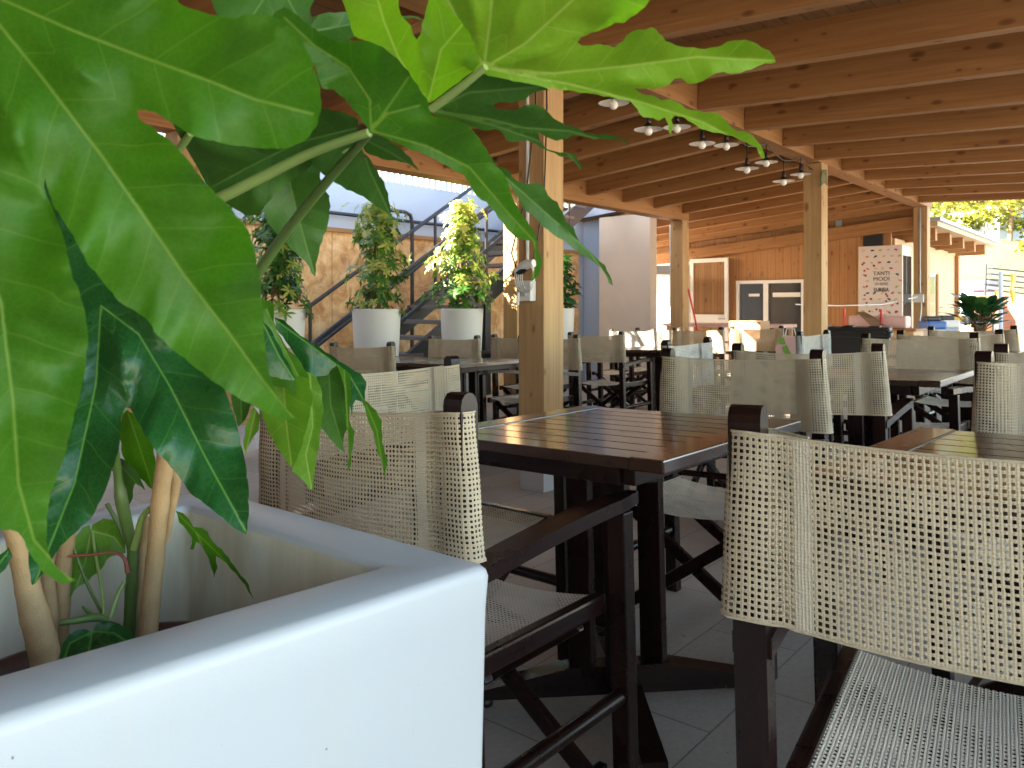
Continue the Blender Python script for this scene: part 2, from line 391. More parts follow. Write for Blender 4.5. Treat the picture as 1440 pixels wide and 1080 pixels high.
M_['weave_tan'] = weave('woven_backrest_tan', (.52, .42, .29), hole=.16, trans=.15)
M_['seatweave'] = weave('woven_seat', (.70, .61, .48), pitch=.0100, hole=.20, seam=False, trans=.05)
M_['tile'] = tilemat()
M_['hem'] = plain('twisted_hem_thread', (.58, .49, .34), .8, var=.35, scale=160, bmp=.6)
M_['planter'] = plain('white_planter_plastic', (.80, .81, .82), .42, var=.03, scale=3, bmp=.05)
M_['pot'] = plain('white_pot_plastic', (.64, .63, .62), .5, var=.03, scale=3)
M_['potinner'] = plain('brown_nursery_pot', (.085, .035, .025), .5, var=.2)
M_['soil'] = plain('potting_soil', (.03, .02, .013), .95, var=.5, scale=60, bmp=1)
M_['plaster'] = plain('grey_plaster', (.60, .50, .405), .85, var=.14, scale=2.2, bmp=.15)
M_['whitewall'] = plain('white_painted_wall', (.37, .425, .52), .8, var=.05, scale=2, bmp=.1)
M_['concrete'] = plain('pale_concrete', (.52, .49, .44), .85, var=.12, scale=1.5, bmp=.2)
M_['steel'] = plain('grey_painted_steel', (.026, .028, .033), .4, .3, var=.15, scale=4)
M_['tread'] = plain('stair_tread', (.10, .09, .085), .6, var=.2, scale=6)
M_['galv'] = plain('galvanised_tube', (.30, .31, .33), .35, .8, var=.1)
M_['black'] = plain('black_plastic', (.012, .012, .013), .4, var=.2)
M_['blackshade'] = plain('black_enamel', (.015, .014, .014), .3, var=.1)
M_['whiteenamel'] = plain('white_enamel', (.85, .82, .76), .35, var=.02)
M_['bulb'] = plain('frosted_bulb', (.90, .86, .78), .25, var=.01)
M_['whiteplastic'] = plain('white_plastic', (.72, .72, .70), .45, var=.05)
M_['cable_green'] = plain('green_cable', (.02, .16, .08), .5)
M_['yellow'] = plain('yellow_paint', (.72, .42, .03), .5)
M_['red'] = plain('red_plastic', (.62, .03, .03), .4)
M_['blue'] = plain('blue_plastic', (.03, .12, .42), .4)
M_['pink'] = plain('pink_panel', (.72, .48, .46), .5, var=.04)
M_['green'] = plain('green_print', (.20, .42, .06), .6)
M_['orange'] = plain('orange_netting', (.90, .30, .03), .7)
M_['cardboard'] = plain('cardboard', (.55, .33, .18), .8, var=.1)
M_['grey'] = plain('grey_laminate', (.42, .42, .43), .5, var=.04)
M_['windowwhite'] = plain('white_window_frame', (.78, .75, .71), .45, var=.03)
M_['redfence'] = wood('red_brown_boards', (.24, .10, .06), (.38, .18, .11), False, .6, planks=.14)
M_['bark'] = plain('cane_stem', (.42, .27, .13), .7, var=.35, scale=30, bmp=.5)
M_['greenstem'] = plain('green_petiole', (.24, .33, .09), .45, var=.25, scale=12)
M_['darkstem'] = plain('dark_green_petiole', (.09, .15, .035), .45, var=.2, scale=12)
M_['redstem'] = plain('red_petiole', (.26, .07, .04), .45, var=.2, scale=12)
M_['trunk'] = plain('brown_trunk', (.20, .13, .07), .8, var=.3, scale=20)
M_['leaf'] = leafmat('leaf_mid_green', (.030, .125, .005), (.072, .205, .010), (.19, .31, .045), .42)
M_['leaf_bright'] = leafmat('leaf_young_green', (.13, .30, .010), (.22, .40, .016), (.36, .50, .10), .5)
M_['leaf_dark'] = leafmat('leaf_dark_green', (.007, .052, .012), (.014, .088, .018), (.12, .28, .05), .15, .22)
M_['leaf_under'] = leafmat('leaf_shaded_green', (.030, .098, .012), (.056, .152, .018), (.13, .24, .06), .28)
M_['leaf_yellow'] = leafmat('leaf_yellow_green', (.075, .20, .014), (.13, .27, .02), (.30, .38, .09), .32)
m, nt, b, out = newmat('window_glass'); b.inputs['Base Color'].default_value = (.03, .035, .04, 1); b.inputs['Roughness'].default_value = .06; b.inputs['Specular IOR Level'].default_value = .8
M_['glass'] = m

# ================================================================== SETTING
def flat(name, a0, a1, b0, b1, zf, mat, thick=None):
    mb = MB(); q = [(a0, b0), (a1, b0), (a1, b1), (a0, b1)]
    top = [P(a, b, zf(a, b)) for a, b in q]
    mb.add(top, [[0, 1, 2, 3]], [[(p[0], p[1]) for p in q]])
    if thick:
        bot = [v - Vector((0, 0, thick)) for v in top]
        for i in range(4):
            j = (i + 1) % 4; mb.add([top[i], bot[i], bot[j], top[j]], [[0, 1, 2, 3]], [[(0, 0), (0, .1), (1, .1), (1, 0)]])
    mb.keep = True
    return tag(mb.build(name, mat), kind='structure')
flat('ground', -300, 300, -300, 300, lambda a, b: -.42, M_['concrete'])
flat('paving', -4, 14.5, -3.6, 9.5, lambda a, b: fz(b), M_['tile'], .35)
flat('terrace_ground', 14.6, 40, -12, 12, lambda a, b: -.05, M_['concrete'], .4)

# ---- the timber pavilion
pav = thing('timber_pavilion', 'open timber pavilion of pale glulam posts, beams and joists over the dining tables', 'pavilion', at(3.8, 2.97, fz(2.97)))
INV = pav.matrix_basis.inverted()
def bpart(name, mat, mb, parent=None, inv=None):
    """mesh given in building coordinates -> part of the pavilion"""
    parent = parent or pav
    return mb.build(name, mat, parent, (inv or INV) @ RB)
ZB, SL, SR = 2.65, -.0863, .0516
def post(a, b, top, w=.20, shoe=True, hgt=None):
    mb = MB(); z0 = fz(b + .1)
    mb.box((a + w / 2, b + w / 2, (z0 + .16 + top) / 2), (w, w, top - z0 - .16), bev=.006, axis=2)
    o = bpart('post', M_['post'], mb)
    m2 = MB(); m2.box((a + w / 2, b + w / 2, z0 + .08), (w * .92, w * .92, .16), bev=.004)
    o2 = m2.build('post_shoe', M_['galvshoe'] if 'galvshoe' in M_ else M_['grey'], o, Matrix())
    return o
for a in (-6.15, -1.25, 3.67, 8.60, 13.48): post(a, 2.87, ZB)
for a in (-5.0, -1.15, 2.67, 6.49, 10.30): post(a, 5.45, 2.35)
for a in (-6.15, -1.25, 13.48): post(a, -.85, 2.42)
mb = MB(); mb.box((3.7, 2.97, ZB + .16), (20.2, .20, .32), bev=.004); bpart('main_beam', M_['glulam'], mb)
mb = MB(); mb.box((2.2, 5.55, 2.35 + .13), (16.6, .20, .26), bev=.004); bpart('edge_beam', M_['glulam'], mb)
mb = MB(); mb.box((3.7, -.75, 2.35), (20.2, .14, .18), bev=.004); bpart('edge_beam', M_['glulam'], mb)
JH, JW = .24, .10
def joist(a, b0, b1, z0, slope):
    """z0 = underside height at b0"""
    L = (b1 - b0); th = math.atan(slope); mb = MB()
    Mx = Matrix.Translation((a, b0, z0)) @ Matrix.Rotation(th, 4, 'X')
    mb.box((0, L / 2 / math.cos(th), JH / 2), (JW, abs(L) / math.cos(th), JH), M=Mx, bev=.004)
    return bpart('joist', M_['glulam'], mb)
for k in range(-11, 8):
    a = 7.87 + .82 * k
    joist(a, 3.07, 5.45 if a < 10.45 else 8.35, ZB, SL)
for k in range(-10, 11): joist(3.92 + .9 * k, 2.87, -.98, ZB, SR)
def deck(a0, a1, b0, b1, z0, slope):
    mb = MB(); n = 1; vs = []
    for z in (0, .03):
        for a, b in ((a0, b0), (a1, b0), (a1, b1), (a0, b1)): vs.append((a, b, z0 + slope * (b - b0) + z))
    uv = [(0, 0), (a1 - a0, 0), (a1 - a0, b1 - b0), (0, b1 - b0)]
    mb.add(vs, [[3, 2, 1, 0], [4, 5, 6, 7], [0, 1, 5, 4], [2, 3, 7, 6], [1, 2, 6, 5], [3, 0, 4, 7]],
           [[uv[i] for i in (3, 2, 1, 0)], uv, [(0, 0)] * 4, [(0, 0)] * 4, [(0, 0)] * 4, [(0, 0)] * 4])
    return bpart('roof_deck', M_['deckboards'], mb)
deck(-6.3, 10.5, 2.97, 5.75, ZB + JH + .002, SL); deck(10.5, 14.0, 2.97, 8.6, ZB + JH + .002, SL)
deck(-6.3, 14.0, 2.97, -1.1, ZB + JH + .002, SR)
mb = MB(); mb.box((-3.6, 2.1, 1.2), (.08, 7.0, 2.9), axis=2); bpart('light_screen', M_['plank'], mb)  # unseen wall added behind the camera to cut light on the ceiling
# wall plate and blocking on the far gable
mb = MB(); mb.box((13.62, 5.7, 2.34), (.10, 5.2, .24), bev=.003, M=None); 
Mx = Matrix.Translation((13.60, 3.07, 2.42)) @ Matrix.Rotation(math.atan(SL), 4, 'X')
mb = MB(); mb.box((0, 2.65, .0), (.12, 5.3, .20), M=Mx, bev=.004); bpart('wall_plate', M_['glulam'], mb)

# conduits and sockets fixed to the posts (parts of the pavilion)
mb = MB(); mb.tube([(3.655, 2.985, 1.30), (3.655, 2.985, 2.66)], .011, 10); bpart('conduit', M_['whiteplastic'], mb)
mb = MB(); mb.tube([(13.468, 2.97, 1.28), (13.468, 2.97, 2.62)], .016, 8); bpart('conduit', M_['galv'], mb)
mb = MB(); mb.tube([(10.40, 5.665, .4), (10.36, 5.672, 2.30)], .03, 10); bpart('downpipe', M_['palepipe'] if 'palepipe' in M_ else M_['whiteplastic'], mb)
mb = MB(); mb.box((3.640, 2.985, 1.165), (.055, .115, .125), bev=.006); so = bpart('junction_box', M_['whiteplastic'], mb)
mb = MB(); mb.box((3.608, 2.99, 1.165), (.008, .062, .066), bev=.002); mb.build('socket_cover', M_['grey'], so, Matrix())
mb = MB(); mb.box((13.44, 2.99, 1.20), (.05, .16, .13), bev=.006); bpart('junction_box', M_['whiteplastic'], mb)

# ---- far wall of boards with a window and an open white-framed door
fw = thing('plank_wall', 'knotty upright spruce plank wall closing the far end of the pavilion', 'wall', at(13.72, 5.8, fz(5.8)))
FI = fw.matrix_basis.inverted()
def fpart(name, mat, mb, parent=None): return mb.build(name, mat, parent or fw, (FI @ RB) if not parent else Matrix())
mb = MB()
for (b0, b1, z0, z1) in ((3.45, 4.85, -.2, 2.40), (4.85, 6.12, 1.55, 2.40), (6.12, 6.95, -.2, 2.36), (6.95, 8.05, 1.95, 2.30), (8.05, 8.6, -.2, 2.3), (4.85, 6.12, -.2, .42)):
    mb.box((13.72, (b0 + b1) / 2, (z0 + z1) / 2), (.06, b1 - b0, z1 - z0), axis=2)
fpart('boarding', M_['plank'], mb)
mb = MB(); mb.prism([(3.07, 2.27), (8.6, 2.0), (8.6, ZB + SL * 5.53 + JH), (3.07, ZB + JH)], 0, 13.76, 13.80); fpart('gable_board', M_['glulam'], mb)
mb = MB(); mb.box((13.66, 3.72, 2.12), (.05, .30, .30)); fpart('dark_plate', M_['grey2'] if 'grey2' in M_ else M_['steel'], mb)
def frame_mb(b0, b1, z0, z1, a, t=.06, d=.07, mull=()):
    mb = MB()
    mb.box((a, (b0 + b1) / 2, z1 - t / 2), (d, b1 - b0, t), bev=.004); mb.box((a, (b0 + b1) / 2, z0 + t / 2), (d, b1 - b0, t), bev=.004)
    for b in (b0 + t / 2, b1 - t / 2): mb.box((a, b, (z0 + z1) / 2), (d - .004, t, z1 - z0 - 2 * t), bev=.004, axis=2)
    for b in mull: mb.box((a, b, (z0 + z1) / 2), (d + .01, t * 1.5, z1 - z0 - 2 * t), bev=.004, axis=2)
    return mb
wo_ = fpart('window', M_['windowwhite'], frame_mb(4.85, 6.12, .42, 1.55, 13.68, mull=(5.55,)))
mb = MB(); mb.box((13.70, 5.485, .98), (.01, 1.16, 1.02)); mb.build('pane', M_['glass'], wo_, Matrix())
mb = MB(); mb.box((13.675, 5.18, 1.28), (.012, .50, .08)); mb.build('reflection_strip', M_['windowwhite'], wo_, Matrix())  # white strips stand in for a bright reflection in the dark pane
mb = MB(); mb.box((13.675, 5.78, 1.28), (.012, .20, .05)); mb.build('reflection_strip', M_['windowwhite'], wo_, Matrix())
do_ = fpart('door', M_['windowwhite'], frame_mb(6.98, 8.02, .0, 1.95, 13.68))
# dark room behind the openings
mb = MB(); mb.box((15.2, 6.4, 1.2), (.1, 4.6, 3.2)); mb.box((14.5, 4.3, 1.2), (1.5, .1, 3.2)); mb.box((14.5, 8.7, 1.2), (1.5, .1, 3.2)); mb.box((14.5, 6.4, 2.9), (1.5, 4.6, .1))
fpart('back_room', M_['grey'], mb)
# open door leaf in front of the boards
dl = thing('open_door_leaf', 'white framed door leaf with brown board panel standing open against the plank wall', 'door', at(13.5, 6.55, fz(6.5)))
DI = dl.matrix_basis.inverted() @ RB
mb = MB(); b0, b1, z0, z1 = 6.20, 6.98, -.12, 1.98
mb = frame_mb(b0, b1, z0, z1, 13.50, t=.075, d=.05); mb.box((13.50, (b0 + b1) / 2, .82), (.045, b1 - b0 - .15, .20), bev=.003)
mb.build('door_frame', M_['windowwhite'], dl, DI)
mb = MB(); mb.box((13.51, (b0 + b1) / 2, 1.41), (.02, b1 - b0 - .14, 1.0), axis=2); mb.build('panel', M_['deckboards'], dl, DI)
mb = MB(); mb.box((13.51, (b0 + b1) / 2, .34), (.02, b1 - b0 - .14, .78), axis=2); mb.build('panel', M_['deckboards'], dl, DI)
mb = MB(); mb.tube([(13.46, b0 + .06, .84), (13.43, b0 + .06, .84), (13.43, b0 + .17, .84)], .010, 8); mb.build('handle', M_['galv'], dl, DI)
# white fridge between panel wall and post
t = thing('white_fridge', 'tall white fridge seen between the grey wall and the left timber post', 'fridge', at(12.7, 7.25, fz(7.2)))
IM = t.matrix_basis.inverted() @ RB
mb = MB(); mb.box((12.95, 7.15, .84), (.6, .62, 1.66), bev=.02); mb.build('cabinet', M_['whiteplastic'], t, IM)
mb = MB(); mb.box((12.63, 7.15, .84), (.03, .60, 1.60), bev=.01); d_ = mb.build('door', M_['whiteplastic'], t, IM)
mb = MB(); mb.box((12.60, 6.92, 1.0), (.02, .02, .5), bev=.005); mb.build('handle', M_['grey'], d_, Matrix())

# grey plaster wall pieces at the end of the open bay
gw = thing('plaster_wall', 'tall grey plastered wall panel left of the pink-lit wooden post', 'wall', at(10.5, 6.6, fz(6.6)))
mb = MB(); mb.box((10.62, 6.60, 1.15), (.20, .95, 2.75)); mb.build('plaster_face', M_['plaster'], gw, gw.matrix_basis.inverted() @ RB)
mb = MB(); mb.box((10.75, 7.35, 1.6), (.10, 1.0, 3.6)); mb.build('recessed_wall', M_['whitewall'], gw, gw.matrix_basis.inverted() @ RB)

# ---- long wall with plywood below and white render above, slatted railing on top
b3 = 7.5
lw = thing('boundary_wall', 'long blue-white rendered wall clad with orange plywood sheets below', 'wall', at(6, b3, fz(b3)))
LI = lw.matrix_basis.inverted() @ RB
mb = MB(); mb.box((3.6, b3 + .12, 1.18), (14.2, .2, 2.96)); mb.build('render', M_['whitewall'], lw, LI)
mb = MB()
for k in range(11):
    mb.box((-2.6 + 1.25 * k, b3 - .0, .88), (1.242, .03, 2.16), bev=.001, axis=2)
mb.build('plywood_cladding', M_['osb'], lw, LI)
mb = MB(); mb.box((3.6, b3 - .03, 1.975), (14.2, .05, .05), bev=.003); mb.build('batten', M_['deckboards'], lw, LI)
mb = MB(); mb.tube([(-2, b3 - .05, 2.17), (10.4, b3 - .05, 2.17)], .022, 8); mb.build('pipe', M_['steel'], lw, LI)
rl = thing('slatted_railing', 'white railing of upright slats on top of the blue-white wall', 'railing', at(7, b3 + .1, 2.66))
RI = rl.matrix_basis.inverted() @ RB
mb = MB()
a = 5.1
while a < 10.6: mb.box((a, b3 + .1, 2.82), (.045, .02, .32), axis=2); a += .105
mb.build('slats', M_['whitewall'], rl, RI)
for z in (2.99,): mb = MB(); mb.box((7.8, b3 + .1, z), (5.6, .05, .03)); mb.build('handrail', M_['whitewall'], rl, RI)
th = thing('sun_block', 'added block behind the slatted railing that keeps sun off the plaster wall', 'building', at(7.4, 10, -.3))  # added only to stop sun reaching the plaster wall
mb = MB(); mb.box((7.35, 10.2, 2.4), (2.2, 1.2, 5.6)); mb.build('wall', M_['plaster'], th, th.matrix_basis.inverted() @ RB)
mb = MB(); mb.box((7.35, 10.2, 5.28), (2.5, 1.5, .16)); mb.build('roof', M_['concrete'], th, th.matrix_basis.inverted() @ RB)
# house-shaped block added out of frame to the left to shade the near bay
nb = thing('shade_block', 'tall added block behind the plywood wall that keeps sun off the near bay', 'house', at(-3, 9, -.3))
NI = nb.matrix_basis.inverted() @ RB
mb = MB(); mb.box((-4.4, 8.25, 2.4), (14.6, 1.1, 5.6)); mb.build('wall', M_['whitewall'], nb, NI)
for a in (-8, -5, -2, 1): mb = MB(); mb.box((a, 7.69, 3.9), (1.1, .06, 1.4)); w_ = mb.build('window', M_['windowwhite'], nb, NI); mb = MB(); mb.box((a, 7.655, 3.9), (.9, .02, 1.2)); mb.build('pane', M_['glass'], w_, Matrix())
mb = MB(); mb.box((-4.4, 8.25, 5.28), (14.9, 1.4, .16)); mb.build('roof', M_['concrete'], nb, NI)

# ---- steel staircase
st = thing('steel_staircase', 'dark grey steel staircase with open treads and tube handrails against the plywood wall', 'staircase', at(5.2, 6.8, fz(6.8)))
SI = st.matrix_basis.inverted() @ RB
def sz(a): return 1.02 + .62 * (a - 6.6)
def strn(b, w=.05):
    mb = MB(); a0, a1 = 5.0, 10.4
    mb.prism([(a0, sz(a0) - .14), (a1, sz(a1) - .14), (a1, sz(a1) + .14), (a0, sz(a0) + .14)], 1, b - w / 2, b + w / 2)
    return mb
for b in (6.30, 7.15): strn(b).build('stringer', M_['steel'], st, SI)
k = 0; a = 5.15
while a < 10.2:
    mb = MB(); mb.box((a, 6.73, sz(a) + .06), (.27, .93, .045), bev=.004); tr_ = mb.build('tread', M_['tread'], st, SI)
    mb = MB(); mb.box((a, 6.45, sz(a) - .05), (.04, .02, .18)); mb.build('bracket', M_['steel'], tr_, Matrix()); a += .285
for b in (6.28, 7.17):
    for dz, a0 in ((1.05, 4.35), (.55, 4.35)):
        mb = MB(); mb.tube([(a0, b, sz(a0) + dz), (10.4, b, sz(10.4) + dz)], .025, 10); mb.build('handrail', M_['steel'], st, SI)
    for a in (5.0, 6.9, 8.6):
        mb = MB(); mb.tube([(a, b, sz(a) - .1), (a, b, sz(a) + 1.05)], .02, 8); mb.build('baluster', M_['steel'], st, SI)
for a, zt in ((6.62, 2.26),):
    mb = MB(); mb.tube([(a - .75, 7.3, zt), (a - .12, 7.3, zt), (a - .03, 7.3, zt - .03), (a, 7.3, zt - .12), (a, 7.3, .2)], .025, 10); mb.build('guard_loop', M_['steel'], st, SI)
mb = MB(); mb.box((6.9, 6.30, .55), (.10, .10, 1.1)); mb.build('support_column', M_['steel'], st, SI)

# ================================================================== FURNITURE
def chair_parts(root, weave, W=.285, BH=.905):
    cw = M_['chairwood']
    # rear posts with rounded heads
    def rear(x):
        mb = MB(); r = .020; h = .93; pts = [(-r, 0), (r, 0), (r, h - .022)]
        pts += [(r * math.cos(t_), h - .022 + .022 * math.sin(t_)) for t_ in (R(30), R(60), R(90), R(120), R(150))] + [(-r, h - .022)]
        mb.prism(pts, 0, x - .0215, x + .0215); return mb
    for s in (-1, 1): rear(s * W).build('rear_post', cw, root)
    for s in (-1, 1):
        mb = MB(); mb.box((s * W, .49, .315), (.043, .040, .63), bev=.004); mb.build('front_post', cw, root)
    for s in (-1, 1):   # arm: bowed board rising to a rounded front
        n = 12; vs = []; mb = MB(); prof = []
        for i in range(n + 1):
            t_ = i / n; y = -.01 + .60 * t_ * .93; z = .612 + .028 * math.sin(t_ * 1.9) + .012 * t_; hw = .026 + .004 * math.sin(t_ * 3)
            if i == n: hw = .012
            elif i == n - 1: hw = .022
            prof.append((y, z, hw))
        top = []; 
        for y, z, hw in prof: vs += [(s * W - hw, y, z - .014), (s * W + hw, y, z - .014), (s * W + hw, y, z + .014), (s * W - hw, y, z + .014)]
        fs = []; us = []
        for i in range(n):
            for k in range(4):
                k2 = (k + 1) % 4; fs.append([i * 4 + k, i * 4 + k2, i * 4 + 4 + k2, i * 4 + 4 + k])
                y0, y1 = prof[i][0], prof[i + 1][0]; us.append([(y0, k * .05), (y0, k * .05 + .05), (y1, k * .05 + .05), (y1, k * .05)])
        fs += [[3, 2, 1, 0], [n * 4, n * 4 + 1, n * 4 + 2, n * 4 + 3]]; us += [[(0, 0)] * 4] * 2
        mb.add(vs, fs, us); mb.build('armrest', cw, root)
    for s in (-1, 1):
        mb = MB(); mb.tube([(s * W, .02, .235), (s * W, .47, .235)], .017, 10); mb.build('side_rail', cw, root)
        mb = MB(); mb.box((s * (W - .045), .245, .428), (.028, .46, .042), bev=.006); mb.build('seat_rail', cw, root)
    for y, o_ in ((.085, .013), (.40, -.013)):
        for s in (-1, 1):
            p0 = Vector((-s * (W - .035), y + s * o_, .07)); p1 = Vector((s * (W - .045), y + s * o_, .41)); d = p1 - p0
            Mx = Matrix.Translation((p0 + p1) / 2) @ d.to_track_quat('X', 'Z').to_matrix().to_4x4()
            mb = MB(); mb.box((0, 0, 0), (d.length, .022, .038), M=Mx, bev=.004); mb.build('cross_leg', cw, root)
    for s in (-1, 1):
        mb = MB(); mb.box((s * (W - .035), .245, .075), (.024, .42, .034), bev=.005); mb.build('foot_rail', cw, root)
    # woven back: a loop round each post, one panel between
    zt, zb = .897, .650
    path = []
    def addp(x, y, u, sg): path.append((x, y, u, sg))
    half = [(.0, -.018, .0), (.07, -.017, .07), (.14, -.0145, .14), (.20, -.013, .20), (.222, -.0135, .222), (W - .03, -.025, .258), (W + .012, -.0245, .302), (W + .0235, -.012, .317),
            (W + .0245, .010, .34), (W + .012, .0235, .357), (W - .03, .024, .40), (.218, .000, .44), (.206, -.007, .452)]
    pts = [(-x, y, -u) for x, y, u in half[::-1][:-1]] + half
    nz = 10
    def fn(i, j):
        q = i * (len(pts) - 1); k = min(int(q), len(pts) - 2); f = q - k
        x, y, u = [pts[k][m_] * (1 - f) + pts[k + 1][m_] * f for m_ in range(3)]
        ax = abs(x); z = zt + (zb - zt) * j
        mid = max(0, 1 - (ax / W) ** 2)
        sag = .012 * mid * (1 - j * .6)
        fl = 1 + .04 * j * (ax / W) ** 4
        yy = y - .028 * mid * (1 if abs(u) < .23 else 0) + .0012 * math.sin(z * 40 + x * 25)
        return (x * fl, yy, z - sag), (u, z - (zt + zb) / 2)
    mb = MB(); mb.keep = True; mb.grid(fn, (len(pts) - 1) * 2, nz); br_ = mb.build('backrest', weave, root)
    for j_ in (0, 1):
        mb = MB(); mb.tube([Vector(fn(i_ / 60, j_)[0]) for i_ in range(61)], .0018, 6); mb.build('hem', M_['hem'], br_)
    def fs_(i, j):
        x = (i - .5) * 2 * (W - .035); y = .035 + .43 * j
        z = .449 - .028 * (1 - (x / (W - .03)) ** 2) - .004 * math.sin(j * 7) * (1 - abs(i - .5) * 2)
        return (x, y, z), (x + .6, y)
    mb = MB(); mb.keep = True; mb.grid(fs_, 14, 10)
    mb.build('seat', M_['seatweave'], root)
CH = {}
GRP = 'folding chairs with woven backs round the dark tables'
def chair(a, b, rot, label, weave='weave', tiltdeg=0):
    """(a, b) = middle of the back; rot = facing, 0 is along +A, anticlockwise degrees"""
    M = Matrix.Translation(P(a, b, fz(b))) @ TILT @ Matrix.Rotation(AZ + R(rot) - math.pi / 2, 4, 'Z')
    if weave not in CH:
        r = thing('folding_chair', label, 'chair', M, GRP); chair_parts(r, M_[weave]); CH[weave] = r; return r
    r = copy_tree(CH[weave]); r.matrix_basis = M; r['label'] = label; return r

TB = {}
def table(a0, b0, label, rot=0, S=.76):
    M = Matrix.Translation(P(a0 + S / 2, b0 + S / 2, fz(b0 + S / 2))) @ TILT @ Matrix.Rotation(AZ + R(rot), 4, 'Z')
    if 't' in TB:
        r = copy_tree(TB['t']); r.matrix_basis = M; r['label'] = label; return r
    r = thing('dining_table', label, 'table', M, 'dark slatted tables under the pavilion'); TB['t'] = r
    m = M_['tablewood']; h = S / 2; e = .085; T = .030
    for s in (-1, 1):
        mb = MB(); mb.box((0, s * (h - e / 2), .75 - T / 2), (S, e, T), bev=.004); mb.build('end_board', m, r)
    n = 9; pitch = (S) / n
    mb = MB()
    for i in range(n):
        mb.box((-h + pitch * (i + .5), 0, .75 - T / 2 - .0005), (pitch - .0055, S - 2 * e - .004, T - .004), bev=.0015)
    mb.build('slatted_top', m, r)
    mb = MB()
    for s in (-1, 1):
        mb.box((0, s * (h - e - .02), .705), (S - .06, .03, .05), bev=.003)
        mb.box((s * (h - .03), 0, .705), (.022, S - 2 * e - .08, .05), bev=.003)
    mb.build('underframe', M_['chairwood'], r)
    for dx, dy in ((-.085, -.06), (.085, -.06), (.085, .06), (-.085, .06)):
        mb = MB()
        mb.box((dx, dy, .39), (.028, .072, .62), bev=.003); mb.build('column_board', M_['chairwood'], r)
    mb = MB(); mb.box((0, 0, .39), (.035, .035, .60), bev=.003); mb.build('column_core', M_['chairwood'], r)
    for q in range(4):
        Mx = Matrix.Rotation(R(45 + 90 * q), 4, 'Z'); mb = MB(); L = .40
        mb.prism([(.02, .025), (L, .025), (L, .048), (.14, .10), (.02, .10)], 1, -.030, .030, M=Mx)
        ft = mb.build('foot', M_['chairwood'], r)
        mb = MB(); mb.box((.20, 0, .688), (.36, .05, .036), M=Mx, bev=.003); mb.build('top_bracket', M_['chairwood'], r)
        mb = MB(); mb.lathe([(.0, .0), (.018, .0), (.02, .012), (.012, .026), (0, .026)], 12, M=Mx @ Matrix.Translation((L - .03, 0, 0))); mb.build('foot_pad', M_['black'], ft, Matrix())
    return r

table(1.434, .772, 'glossy dark slatted table in the middle, nearest whole one', rot=-1)
table(1.44, -.27, 'dark slatted table cut by the right edge behind the big woven backrest', rot=-3)
table(3.72, .72, 'dark slatted table on the right with blue sky glint on its edge')
table(3.72, -.33, 'dark slatted table at the right edge beyond the glinting one')
table(5.95, .75, 'dark slatted table on the right in the third row back')
table(3.86, 3.74, 'dark slatted table left of the big wooden post, before the tall white pots')
table(3.86, 4.56, 'dark slatted table further left, half hidden by the drooping leaves')
table(6.30, 3.38, 'sunlit dark slatted table right of the big wooden post')
table(8.75, 3.3, 'dark slatted table farthest back with sun on its top')
table(5.7, 4.55, 'dark slatted table beyond the big post under the left beam')

chair(.94, 1.175, 0, 'folding chair with brown-grey woven back beside the white planter')
chair(1.033, .121, 8, 'nearest folding chair on the right, woven back filling the corner')
chair(1.65, 1.91, -92, 'pale woven chair facing us behind the planter-side chair')
chair(2.66, 1.16, 180, 'greenish woven chair facing us behind the middle table')
chair(2.62, .10, 176, 'pale woven chair at right edge facing us over the second table')
chair(3.22, 1.12, 2, 'woven chair with its back to us at the glinting right-hand table')
chair(3.25, .14, 2, 'woven chair with its back to us at the far right edge')
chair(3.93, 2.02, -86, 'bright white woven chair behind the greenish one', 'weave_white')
chair(4.87, 1.06, 178, 'woven chair facing us just beyond the glinting right-hand table')
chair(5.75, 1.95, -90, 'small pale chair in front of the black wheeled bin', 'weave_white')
chair(5.68, 1.06, 0, 'woven chair half hidden, back to back with the one beyond the glinting table', 'weave_tan')
chair(7.0, 1.15, 180, 'woven chair facing us below the fiddle-leaf plant', 'weave_tan')
chair(7.0, .40, 180, 'woven chair at right edge below the brown fence', 'weave_tan')
chair(3.30, 4.12, 3, 'brown woven chair in front of the widest white pot', 'weave_tan')
chair(3.22, 4.82, -3, 'chair whose post shows between the leaves and the left white pot', 'weave_tan')
chair(4.86, 4.79, 180, 'woven chair facing us under the white pot by the stairs', 'weave_tan')
chair(5.35, 4.45, 2, 'woven chair just left of the big wooden post', 'weave_tan')
chair(4.95, 3.80, 180, 'woven chair just right of the big wooden post', 'weave_tan')
chair(5.98, 4.04, 0, 'brown woven chair with its back to us, second right of the big post', 'weave_tan')
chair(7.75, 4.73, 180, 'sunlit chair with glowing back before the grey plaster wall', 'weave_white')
chair(8.30, 4.70, 180, 'sunlit chair half hidden, before the pink-lit left post', 'weave_tan')
chair(7.80, 3.92, 178, 'sun-striped chair right of the pink-lit left post', 'weave_tan')
chair(8.40, 3.50, 180, 'sun-streaked wide chair below the white window', 'weave_tan')

